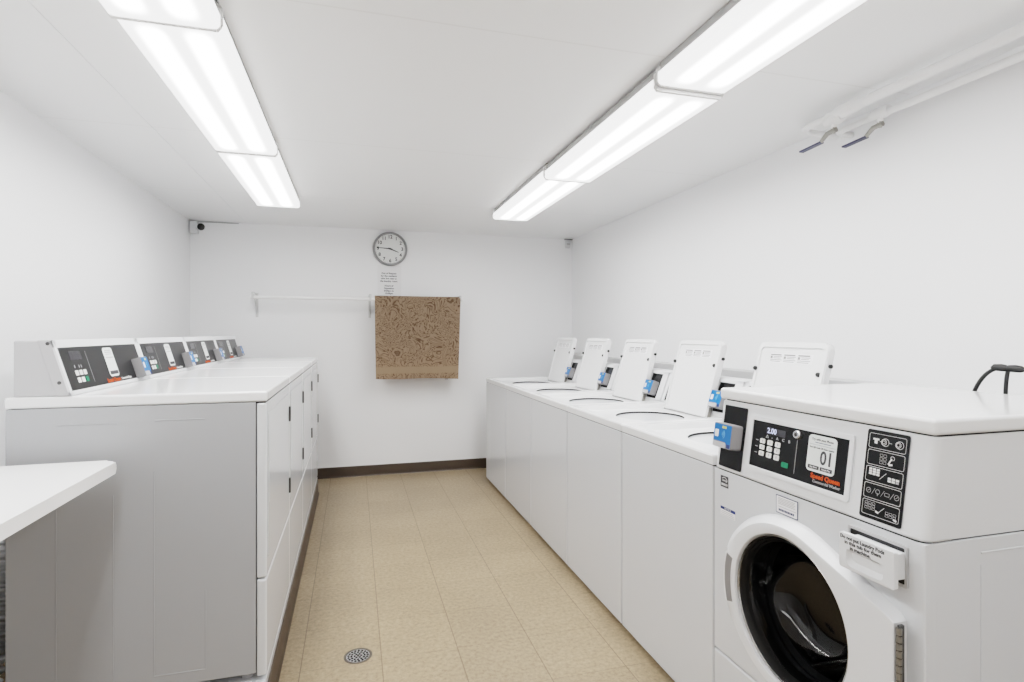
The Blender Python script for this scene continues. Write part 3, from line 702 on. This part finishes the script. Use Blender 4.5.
    phone_sticker(p, P, .214, .303, .0355, .129, '01')
    q = P.copy(); q.translation = P @ Vector((.231, .0245, .0004)); text('brand_text', 'Speed Queen', .0165, 'orange', p, q, ext=.0005, bold=.03)
    q = P.copy(); q.translation = P @ Vector((.239, .0115, .0004)); text('brand_text', 'Commercial Washer', .0100, 'textgrey', p, q, ext=.0004)
    # cycle instruction panel with five outlined boxes
    x0, x1 = .548, .651; v0, v1 = zz(.886), zz(1.086)
    p = plate_on(F, x0, x1, v0, v1, 0, .0015, 'black', 'instruction_panel', t, r=.005)
    P = F.copy(); P.translation = F @ Vector((x0, v0, .0016)); w, h = x1-x0, v1-v0
    bh = (h-.012)/5
    bm = bmesh.new(); bl = bmesh.new()
    def bar(b, x0, x1, y0, y1, ang=0):
        c, s = cos(ang), sin(ang); mx, my = (x0+x1)/2, (y0+y1)/2
        pts = [(mx+(a-mx)*c-(bb-my)*s, my+(a-mx)*s+(bb-my)*c) for a, bb in ((x0, y0), (x1, y0), (x1, y1), (x0, y1))]
        add_prism(b, pts, P.translation, P.col[0].xyz, P.col[1].xyz, P.col[2].xyz, .0003)
    def ringpl(b, pts1, pts2):
        A = [b.verts.new(P @ Vector((q[0], q[1], .0003))) for q in pts1]; B = [b.verts.new(P @ Vector((q[0], q[1], .0003))) for q in pts2]; bridge(b, A, B)
    def circ(b, cx, cy_, r, t_=.0009): ringpl(b, [(cx+r*cos(2*PI*k/20), cy_+r*sin(2*PI*k/20)) for k in range(20)], [(cx+(r-t_)*cos(2*PI*k/20), cy_+(r-t_)*sin(2*PI*k/20)) for k in range(20)])
    def cell(b, cx, cy_, ww=.0075, hh=.0055, t_=.0007): ringpl(b, rrect(cx-ww/2, cx+ww/2, cy_-hh/2, cy_+hh/2, .001, 2), rrect(cx-ww/2+t_, cx+ww/2-t_, cy_-hh/2+t_, cy_+hh/2-t_, .0005, 2))
    for k in range(5):
        y0 = .006+k*bh+.002; y1 = .006+(k+1)*bh-.002
        ringpl(bm, rrect(.006, w-.006, y0, y1, .004, 3), rrect(.0068, w-.0068, y0+.0008, y1-.0008, .0035, 3))
    Y = lambda k: .006+(4-k+.5)*bh        # k = 0 is the top box
    # box 1: shirt > machine ... machine
    bar(bm, .020, .027, Y(0)-.006, Y(0)+.005); bar(bm, .016, .031, Y(0)+.002, Y(0)+.006); bar(bm, .033, .039, Y(0)-.0005, Y(0)+.0005)
    circ(bm, .043, Y(0), .007); circ(bm, .043, Y(0), .004); circ(bm, .047, Y(0), .009)
    bar(bl, .055, .063, Y(0)-.0006, Y(0)+.0006); circ(bm, .078, Y(0), .007); circ(bm, .078, Y(0), .0045); circ(bm, .082, Y(0), .009)
    # box 2: key grid and a pressing hand
    for r in range(3):
        for c_ in range(2): cell(bl, .041+c_*.009, Y(1)+(r-1)*.008, .0075, .0065)
    bar(bm, .061, .064, Y(1)-.010, Y(1)+.006, -.5); bar(bm, .060, .069, Y(1)-.011, Y(1)-.007, .2); circ(bm, .068, Y(1)+.006, .005)
    # box 3: solid cells / solid cells
    for r in range(3):
        for c_ in range(3): bar(bm, .014+c_*.0095, .0215+c_*.0095, Y(2)-.002+r*.0055, Y(2)+.0025+r*.0055)
    bar(bm, .049, .0498, Y(2)-.011, Y(2)+.011, -.75)
    for r in range(2):
        for c_ in range(3): bar(bm if c_ < 2 or r else bl, .062+c_*.0095, .0695+c_*.0095, Y(2)-.009+r*.0055, Y(2)-.0045+r*.0055)
    # box 4: four symbols split by slashes
    for k, x in enumerate((.018, .041, .064, .087)):
        if k in (0, 3): circ(bl, x, Y(3), .006); bar(bl, x-.003, x+.003, Y(3)-.0004, Y(3)+.0004, .7)
        elif k == 1: circ(bl, x, Y(3)+.001, .0055); bar(bl, x-.0006, x+.0006, Y(3)-.008, Y(3)-.002)
        else: ringpl(bl, rrect(x-.006, x+.006, Y(3)-.004, Y(3)+.004, .002, 2), rrect(x-.0052, x+.0052, Y(3)-.0032, Y(3)+.0032, .0015, 2))
        if k < 3: bar(bl, x+.0115, x+.0122, Y(3)-.008, Y(3)+.008, -.5)
    # box 5: hollow cells with a hand / hollow cells
    for r in range(3):
        for c_ in range(3): cell(bl, .016+c_*.0092, Y(4)-.002+r*.006)
    bar(bm, .040, .048, Y(4)-.008, Y(4)-.004, -.3); bar(bm, .053, .0538, Y(4)-.011, Y(4)+.011, -.75)
    for r in range(2):
        for c_ in range(3): cell(bl, .068+c_*.0092, Y(4)-.007+r*.006)
    bar(bm, .084, .092, Y(4)-.013, Y(4)-.009, -.3)
    obj('panel_marking', bm, 'textlight', p, smooth=False); obj('panel_marking', bl, 'textgrey', p, smooth=False)
    # stickers on the front panel
    S = frame((-.0008, FW, 0), (0, -1, 0), (0, 0, 1), (-1, 0, 0)); U = lambda y: FY+FW-y
    s = plate_on(S, U(1.543), U(1.506), .820, .856, 0, .0006, 'textblack', 'energy_sticker', t)
    s['label'] = 'small black and white energy sticker'
    q = S.copy(); q.translation = S @ Vector((U(1.538), .8285, .0009)); text('sticker_text', 'ENERGY', .008, 'textlight', s, q, sx=1.0)
    bm = bmesh.new(); add_prism(bm, rrect(U(1.540), U(1.509), .825, .8325, 0), S @ Vector((0, 0, .0006)), S.col[0].xyz, S.col[1].xyz, S.col[2].xyz, .0001); obj('sticker_band', bm, 'textgrey', s, smooth=False)
    bm = bmesh.new()
    for k in range(7):
        a = 20+k*18; add_prism(bm, [(U(1.524)+.012*cos(math.radians(a)), .838+.012*sin(math.radians(a))), (U(1.524)+.015*cos(math.radians(a)), .838+.015*sin(math.radians(a))), (U(1.524)+.015*cos(math.radians(a+12)), .838+.015*sin(math.radians(a+12))), (U(1.524)+.012*cos(math.radians(a+12)), .838+.012*sin(math.radians(a+12)))], S @ Vector((0, 0, .0006)), S.col[0].xyz, S.col[1].xyz, S.col[2].xyz, .0002)
    q = S.copy(); q.translation = S @ Vector((U(1.534), .842, .0008)); 
    obj('sticker_arc', bm, 'textlight', s, smooth=False); text('sticker_text', 'energy', .009, 'textlight', s, q)
    s = plate_on(S, U(1.543), U(1.472), .730, .758, 0, .0005, 'sticker_white', 'notice_sticker', t)
    plate_on(S, U(1.543), U(1.472), .749, .758, .0004, .0004, 'blue_dark', 'sticker_band', s)
    q = S.copy(); q.translation = S @ Vector((U(1.5075), .7535, .0010)); text('sticker_text', 'NOTICE', .0085, 'textlight', s, q, 'CENTER')
    bm = bmesh.new()
    for k in range(3): add_prism(bm, rrect(U(1.540), U(1.476+.004*k), .7315+k*.0055, .7335+k*.0055, 0), S @ Vector((0, 0, .0004)), S.col[0].xyz, S.col[1].xyz, S.col[2].xyz, .0003)
    obj('sticker_rule', bm, 'textgrey', s, smooth=False)
    s = plate_on(S, U(1.299), U(1.219), .812, .862, 0, .0006, 'textnavy', 'service_sticker', t, r=.003)
    s['label'] = 'white service sticker with a navy border'
    plate_on(S, U(1.2965), U(1.2215), .8145, .8595, .0005, .0004, 'sticker_white', 'sticker_face', s, r=.002)
    bm = bmesh.new()
    for k in range(5): add_prism(bm, rrect(U(1.290), U(1.228+.003*(k % 2)), .838+k*.004, .8397+k*.004, 0), S @ Vector((0, 0, .0009)), S.col[0].xyz, S.col[1].xyz, S.col[2].xyz, .0003)
    add_prism(bm, rrect(U(1.290), U(1.226), .8305, .832, 0), S @ Vector((0, 0, .0009)), S.col[0].xyz, S.col[1].xyz, S.col[2].xyz, .0003)
    obj('sticker_rule', bm, 'textgrey', s, smooth=False)
    bm = bmesh.new()
    x = U(1.288)
    for ln in (.006, .006, .006, .004, .006, .006, .006, .004, .007, .006): add_prism(bm, rrect(x, x+ln-.0012, .8195, .8255, 0), S @ Vector((0, 0, .0009)), S.col[0].xyz, S.col[1].xyz, S.col[2].xyz, .0003); x += ln
    obj('sticker_text', bm, 'textnavy', s, smooth=False)
    return t
build_front_loader()

# black power leads tied above the back of the front loader
bm = bmesh.new()
def bez(p, n=14):
    p = [Vector(q) for q in p]; out = []
    for i in range(n+1):
        u = i/n; out.append((1-u)**3*p[0]+3*u*(1-u)**2*p[1]+3*u*u*(1-u)*p[2]+u**3*p[3])
    return out
add_tube(bm, [(1.90, 1.36, .012), (1.90, 1.35, .5)]+bez([(1.900, 1.335, 1.02), (1.900, 1.320, 1.13), (1.895, 1.285, 1.188), (1.895, 1.240, 1.203)])+bez([(1.895, 1.232, 1.204), (1.895, 1.2, 1.205), (1.895, 1.15, 1.20), (1.90, 1.0, 1.19)]), .0058, 12)
ld = obj('power_lead', bm, 'cable'); tag(ld, 'black cable knotted with ties rising behind the front-loading washer', 'cable')
bm = bmesh.new(); add_tube(bm, [(1.905, 1.20, .012), (1.905, 1.21, .5)]+bez([(1.905, 1.222, 1.02), (1.905, 1.226, 1.10), (1.90, 1.224, 1.16), (1.896, 1.212, 1.200)]), .0055, 12); obj('cable_tail', bm, 'cable', ld)
for (y, z) in ((1.232, 1.204), (1.192, 1.203)):
    bm = bmesh.new(); add_tube(bm, [(1.895, y+.024, z-.002), (1.895, y+.016, z+.001), (1.895, y, z+.001), (1.895, y-.014, z), (1.895, y-.022, z-.001)], [.006, .0105, .0115, .0105, .006], 10); obj('plug_body', bm, 'rubber', ld)

# ------------------------------------------------------------------ folding table at the left
t = thing('folding_table', 'white rounded-edge laundry folding table in the left foreground', 'table', (XL+.33, 1.1, 0))
O = -Vector(t.location)
bm = bmesh.new(); add_prism(bm, rrect(XL+.002, -.692, .20, 1.982, (.035, 0, 0, .035), 6), (0, 0, .886), (1, 0, 0), (0, 1, 0), (0, 0, 1), .035, .012, 4)
obj('table_top', bm, 'table', t).location = O
for (x, y) in ((XL+.05, .30), (-.75, .30), (XL+.05, 1.20), (-.75, 1.20)):
    bm = bmesh.new(); add_tube(bm, [(x, y, 0), (x, y, .012), (x, y, .013), (x, y, .887)], [.020, .020, .016, .016], 14); obj('leg', bm, 'rackgrey', t).location = O

# foil exhaust duct behind the dryers
bm = bmesh.new(); pr = []
pts = []; rs = []
for i in range(120):
    u = i/119; pts.append((-1.165+.02*sin(u*5), 2.12+.30*u, .0675+.60*sin(u*PI*.5))); rs.append(.062+.006*(1 if i % 4 < 2 else -1))
add_tube(bm, pts, rs, 20); o = obj('exhaust_duct', bm, 'foil', angle=20); tag(o, 'ribbed foil exhaust duct in the gap between dryers and left wall', 'duct')

# ------------------------------------------------------------------ ceiling lights
def build_light():
    t = thing('ceiling_light', '', 'ceiling light', (0, 0, H))
    Lh, hw, zb = .6, .139, -.084
    bm = bmesh.new(); add_prism(bm, [(-.126, 0), (.126, 0), (.130, -.010), (.130, -.046), (-.130, -.046), (-.130, -.010)], (0, -Lh+.004, 0), (1, 0, 0), (0, 0, 1), (0, 1, 0), 2*Lh-.008, .002, 1); obj('housing', bm, 'pan_grey', t)
    # wrap lens: emissive underside, side flanges, in one skin
    bm = bmesh.new(); ny = 2
    sec = [(-.136, -.038), (-hw, -.044), (-hw, zb+.012), (-hw+.006, zb+.003), (-.12, zb), (0, zb-.001), (.12, zb), (hw-.006, zb+.003), (hw, zb+.012), (hw, -.044), (.136, -.038)]
    rows = [[bm.verts.new((p[0], y, p[1])) for p in sec] for y in (-Lh+.012, Lh-.012)]
    for i in range(len(sec)-1): 
        f = bm.faces.new((rows[0][i], rows[0][i+1], rows[1][i+1], rows[1][i])); f.material_index = 1 if (i < 2 or i > 7) else 0
    o = obj('diffuser', bm, None, t, mats=['lens', 'lens_side'], smooth=False)
    for s in (-1, 1):
        bm = bmesh.new(); add_prism(bm, [(-hw-.002, -.025), (-hw-.002, zb+.010), (-hw+.008, zb-.003), (hw-.008, zb-.003), (hw+.002, zb+.010), (hw+.002, -.025), (.11, -.001), (-.11, -.001)], (0, s*Lh-.012 if s > 0 else -Lh, 0), (1, 0, 0), (0, 0, 1), (0, 1, 0), .012, .001, 1); obj('end_cap', bm, 'pan', t)
    return t
m, tt, b = nt('lens_side'); b.inputs['Base Color'].default_value = (.8, .8, .8, 1); b.inputs['Roughness'].default_value = .3; b.inputs['Emission Color'].default_value = (1, 1, 1, 1); b.inputs['Emission Strength'].default_value = 1.1; M['lens_side'] = m
l0 = build_light(); first = True
for (side, xc) in (('left', -.503), ('right', 1.165)):
    for k, yc in enumerate((4.165-.6, 2.962-.6, 1.758-.6)):
        o = l0 if first else dup_tree(l0); first = False
        o.location = (xc, yc, H-(.012 if k == 1 and side == 'right' else 0))
        if side == 'left' and k == 2: o.location.z -= .014
        o['label'] = 'white fluorescent wraparound ceiling fixture, '+('%s row, farthest' % side, '%s row, middle of the three' % side, '%s row, nearest, cut by the photo edge' % side)[k]
        o['group'] = 'fluorescent ceiling fixtures in two rows'

# the rows of lamps go on over the part of the room behind the photographer
for xc in (-.503, 1.165):
    for yc in (-.08, -1.3):
        li = bpy.data.lights.new('room_lamp', 'AREA'); li.shape = 'RECTANGLE'; li.size = .26; li.size_y = 1.18; li.energy = LAMP
        lo = bpy.data.objects.new('room_lamp', li); C.objects.link(lo); lo.location = (xc, yc, H-.09)

# ------------------------------------------------------------------ back wall things
# clock
t = thing('wall_clock', 'round grey-rimmed wall clock on the back wall showing about quarter to four', 'clock', (.323, YB, 2.090))
bm = bmesh.new(); add_lathe(bm, [(0, 0), (.150, 0), (.157, .010), (.157, .030), (.150, .040), (.142, .040), (.136, .030), (.136, .022)], (0, 0, 0), (0, -1, 0), 72); obj('rim', bm, 'clockrim', t)
bm = bmesh.new(); add_lathe(bm, [(.138, .022), (0, .0221)], (0, 0, 0), (0, -1, 0), 72); fc = obj('dial', bm, 'clockface', t)
F = frame((0, -.0225, 0), (1, 0, 0), (0, 0, 1), (0, -1, 0))
for k in range(1, 13):
    a = math.radians(90-30*k); q = F.copy(); q.translation = F @ Vector((.110*cos(a), .110*sin(a), 0)); text('numeral', str(k), .044, 'textblack', fc, q, 'CENTER', ext=.0004, sx=.95, bold=.025)
bm = bmesh.new()
for k in range(60):
    a = math.radians(6*k); mm = F @ Matrix.Rotation(a, 4, 'Z'); add_box(bm, .128, .134, -.0008, .0008, 0, .0005, m=mm)
obj('minute_marks', bm, 'textblack', fc, smooth=False)
def hand(nm, ang, l, w, dz):
    b = bmesh.new(); mm = F @ Matrix.Rotation(math.radians(ang), 4, 'Z'); add_prism(b, [(-.02, -w*.5), (0, -w), (l*.9, -w*.45), (l, 0), (l*.9, w*.45), (0, w), (-.02, w*.5)], mm @ Vector((0, 0, dz)), mm.col[0].xyz, mm.col[1].xyz, mm.col[2].xyz, .0015); obj(nm, b, 'textblack', t, smooth=False)
hand('hour_hand', 90-112, .085, .0065, .004); hand('minute_hand', 176, .125, .0052, .007)
bm = bmesh.new(); add_lathe(bm, [(.008, 0), (.008, .009), (0, .010)], (0, -.0225, 0), (0, -1, 0), 16); obj('hub', bm, 'textblack', t)

# paper notice
t = thing('paper_notice', 'white paper notice in black print taped under the clock', 'sign', (.318, YB-.001, 1.657))
bm = bmesh.new(); add_box(bm, -.108, .108, -.001, 0, 0, .282); pp = obj('sheet', bm, 'paper', t, smooth=False)
F = frame((-.003, -.0013, 0), (1, 0, 0), (0, 0, 1), (0, -1, 0))
for (tx, z) in (('Out of Respect', .203), ('for the residents', .179), ('who live next to', .155), ('the laundry room:', .131), ('Hours of', .088), ('Operation', .064), ('8:00am to', .041), ('10:00pm', .017)):
    q = F.copy(); q.translation = F @ Vector((-.002, z+.004, 0)); text('notice_text', tx, .0215, 'textblack', t, q, 'CENTER', ext=.0005, bold=.03)

# drying rod on three brackets
t = thing('drying_rod', 'white wall-mounted drying rod on three brackets, back wall', 'rack', (.06, YB, 1.625))
RY = -.21
bm = bmesh.new(); add_tube(bm, [(-.895, RY, -.014), (.905, RY, -.016)], .0135, 16); obj('rod', bm, 'rackwhite', t)
for x in (-.875, .080, .925-.04):
    bm = bmesh.new(); add_box(bm, x-.011, x+.011, -.004, 0, -.175, .035, .001, 1); add_box(bm, x-.009, x+.009, RY-.012, 0, .026, .030, .001, 1)
    add_prism(bm, [(-.004, -.15), (-.004, -.12), (RY+.06, .024), (RY+.03, .026)], (x-.002, 0, 0), (0, 1, 0), (0, 0, 1), (1, 0, 0), .004)
    add_box(bm, x-.009, x+.009, RY-.016, RY-.013, -.018, .030, .0008, 1); add_box(bm, x-.009, x+.009, RY-.016, RY+.016, -.0175, -.0140, .0008, 1)
    obj('bracket', bm, 'rackgrey', t)

# towel draped over the rod
bm = bmesh.new()
tx0, tx1 = .178, .945; ztop = 1.642; zbot = .905
U = 60; prof = []
for i in range(46): prof.append((-.017, zbot+(ztop-.016-zbot)*i/45, i/45))
for i in range(1, 8):
    a = PI*i/8; prof.append((-.017*cos(a), ztop-.016+.017*sin(a), 1))
for i in range(34): prof.append((.017, ztop-.016-(.50)*i/33, 1-i/33*.7))
rows = []
for (dy, z, f) in prof:
    row = []
    for k in range(U+1):
        u = k/U; g = (1-f); x = tx0+(tx1-tx0)*u
        wv = g*(.010*sin(u*9+1)+.006*sin(u*21+.4)); x += g*(.008-.030*u)
        zz_ = z-(0 if f > .999 else g*(.012*u+.004*sin(u*7)))-.006*u*0
        row.append(bm.verts.new((x, YB+RY+dy-(wv+.006*g if dy < 0 else -.004*g), zz_)))
    rows.append(row)
for a, b_ in zip(rows, rows[1:]):
    for k in range(U): bm.faces.new((a[k], a[k+1], b_[k+1], b_[k]))
bmesh.ops.solidify(bm, geom=bm.faces[:], thickness=.006)
bmesh.ops.translate(bm, verts=bm.verts, vec=(-.56, -(YB+RY), -zbot))
tw = obj('towel', bm, 'towel', loc=(.56, YB+RY, zbot)); tag(tw, 'brown swirl-patterned bath towel hanging over the white rod', 'towel')
bm = bmesh.new(); add_box(bm, .245, .275, .012, .014, -.022, .02, .0005, 1); obj('care_tag', bm, 'textgrey', tw)

# security camera in the corner, motion sensor in the other
t = thing('security_camera', 'small white security camera with black lens, back left ceiling corner', 'camera', (-1.27, YB, 2.2))
bm = bmesh.new(); add_box(bm, -.062, .0, -.055, 0, -.05, .055, .006, 2); obj('mount', bm, 'plastic', t)
bm = bmesh.new(); add_tube(bm, [(-.01, -.045, -.005), (.012, -.075, -.002)], .012, 10); obj('arm', bm, 'plastic', t)
bm = bmesh.new(); add_lathe(bm, [(0, -.03), (.024, -.03), (.030, -.02), (.030, .025), (.026, .03), (.02, .03)], (.036, -.095, 0), (.25, -1, -.15), 24); hd = obj('housing', bm, 'plastic', t)
bm = bmesh.new(); add_lathe(bm, [(.029, .026), (.026, .032), (.012, .037), (0, .038)], (.036, -.095, 0), (.25, -1, -.15), 24); obj('lens', bm, 'rubber', t)
bm = bmesh.new(); add_box(bm, -.066, .31, -.010, 0, .0555, .0625, .002, 1); obj('cable_cover', bm, 'textgrey', t)
t = thing('motion_sensor', 'small white motion sensor box high in the back right corner', 'sensor', (2.085, YB, 2.2))
bm = bmesh.new(); add_prism(bm, [(0, 0), (-.028, .012), (-.034, .06), (-.026, .085), (0, .085)], (-.026, 0, -.03), (0, 1, 0), (0, 0, 1), (1, 0, 0), .052, .005, 2); obj('housing', bm, 'plastic', t)
bm = bmesh.new(); add_box(bm, -.018, .018, -.037, -.030, .0, .018, .003, 2); obj('sensor_window', bm, 'plastic_grey', t)
bm = bmesh.new(); add_box(bm, -.034, .048, -.03, 0, .0555, .0605, .001, 1); obj('mount_plate', bm, 'slot', t)

# ------------------------------------------------------------------ pipes with valves, right ceiling corner
def valve(parent, y, x, z, lab):
    bm = bmesh.new(); add_tube(bm, [(x, y+.04, z), (x, y+.03, z), (x, y+.015, z), (x, y-.015, z), (x, y-.03, z), (x, y-.04, z)], [.020, .020, .025, .025, .020, .020], 12); add_tube(bm, [(x, y, z-.018), (x, y, z-.040)], .012, 10)
    v = obj('valve', bm, 'pipe', parent)
    bm = bmesh.new(); add_lathe(bm, [(0, -.004), (.013, -.004), (.013, .006), (.006, .008), (.006, .018), (0, .018)], (x, y, z-.040), (0, 0, -1), 6); add_tube(bm, [(x-.002, y-.012, z-.046), (x-.004, y+.03, z-.050), (x-.008, y+.06, z-.076)], [.011, .010, .008], 8)
    obj('valve_stem', bm, 'brass', v)
    bm = bmesh.new(); m_ = Matrix.Translation((x-.008, y+.055, z-.078)) @ Matrix.Rotation(math.radians(-3), 4, 'X'); add_box(bm, -.012, .012, 0, .115, -.004, .004, .003, 2, m_); obj('lever', bm, 'lever', v)
P1x, P1z = 1.915, 2.214
t = thing('supply_pipe', 'thicker white water pipe with navy lever valve along the ceiling', 'pipe', (P1x, 0, P1z))
bm = bmesh.new(); add_tube(bm, [(0, YF, 0), (0, 1.74, 0), (0, 1.76, 0), (0, 1.84, 0), (0, 1.86, 0), (0, 1.90, 0)], [.0195, .0195, .027, .027, .020, .018], 16)
add_tube(bm, [(0, 1.86, 0), (0, 1.98, 0), (.01, 2.03, 0), (.05, 2.06, .0), (XR-P1x, 2.065, 0)], .014, 12); obj('pipe', bm, 'pipe', t)
valve(t, 1.865, 0, -.018, '')
for y in (.2,):
    bm = bmesh.new(); add_tube(bm, [(0, y-.01, 0), (0, y+.01, 0)], .022, 14); add_box(bm, -.006, .006, y-.006, y+.006, .015, H-P1z, 0); obj('pipe_hanger', bm, 'pipe', t)
P2x, P2z = 2.045, 2.192
t = thing('supply_pipe', 'thinner white water pipe with navy lever valve against the right wall', 'pipe', (P2x, 0, P2z))
bm = bmesh.new(); add_tube(bm, [(0, YF, 0), (0, 1.66, 0), (0, 1.68, 0), (0, 1.94, 0), (.012, 1.975, 0), (.04, 1.985, 0), (XR-P2x, 1.985, 0)], [.015, .015, .013, .013, .013, .013, .013], 14); obj('pipe', bm, 'pipe', t)
valve(t, 1.765, 0, .006, '')
for y in (.2,):
    bm = bmesh.new(); add_tube(bm, [(0, y-.01, 0), (0, y+.01, 0)], .018, 14); add_box(bm, 0, XR-P2x, y-.006, y+.006, -.006, .006, 0); obj('pipe_hanger', bm, 'pipe', t)

# ------------------------------------------------------------------ floor drain
t = thing('floor_drain', 'round perforated metal floor drain near the dryers', 'drain', (.016, 2.352, 0))
bm = bmesh.new(); add_lathe(bm, [(.056, 0), (.056, .0015), (.050, .0025), (.046, .001)], (0, 0, 0), (0, 0, 1), 48); obj('rim', bm, 'drain_dark', t)
bm = bmesh.new(); add_lathe(bm, [(.047, .0008), (0, .0009)], (0, 0, 0), (0, 0, 1), 48); g = obj('grate', bm, 'steel', t)
bm = bmesh.new()
for (r, n) in ((0, 1), (.013, 6), (.026, 12), (.038, 17)):
    for k in range(n):
        a = 2*PI*k/n; cx, cy = r*cos(a), r*sin(a); bm.faces.new([bm.verts.new((cx+.0047*cos(2*PI*j/10), cy+.0047*sin(2*PI*j/10), .0014)) for j in range(10)])
obj('drain_holes', bm, 'dark', g, smooth=False)

# ------------------------------------------------------------------ camera, world, colour
f_px, th, y0, h = 558.6887, .2757, 333.096, 1.31
cam = bpy.data.cameras.new('camera'); co = bpy.data.objects.new('camera', cam); C.objects.link(co)
cam.sensor_width = 36; cam.lens = f_px/1024*36; cam.shift_y = -(341-y0)/1024; cam.clip_start = .02
co.location = (0, 0, h); co.rotation_euler = (PI/2, 0, -th)
bpy.context.scene.camera = co
w = bpy.data.worlds.new('world'); bpy.context.scene.world = w; w.use_nodes = True
w.node_tree.nodes['Background'].inputs[0].default_value = (1, 1, 1, 1); w.node_tree.nodes['Background'].inputs[1].default_value = .3
sc = bpy.context.scene
sc.view_settings.view_transform = 'Filmic'; sc.view_settings.look = 'Medium High Contrast'; sc.view_settings.exposure = 1.06
sc.cycles.max_bounces = 14; sc.cycles.diffuse_bounces = 8; sc.cycles.glossy_bounces = 5; sc.cycles.transparent_max_bounces = 12
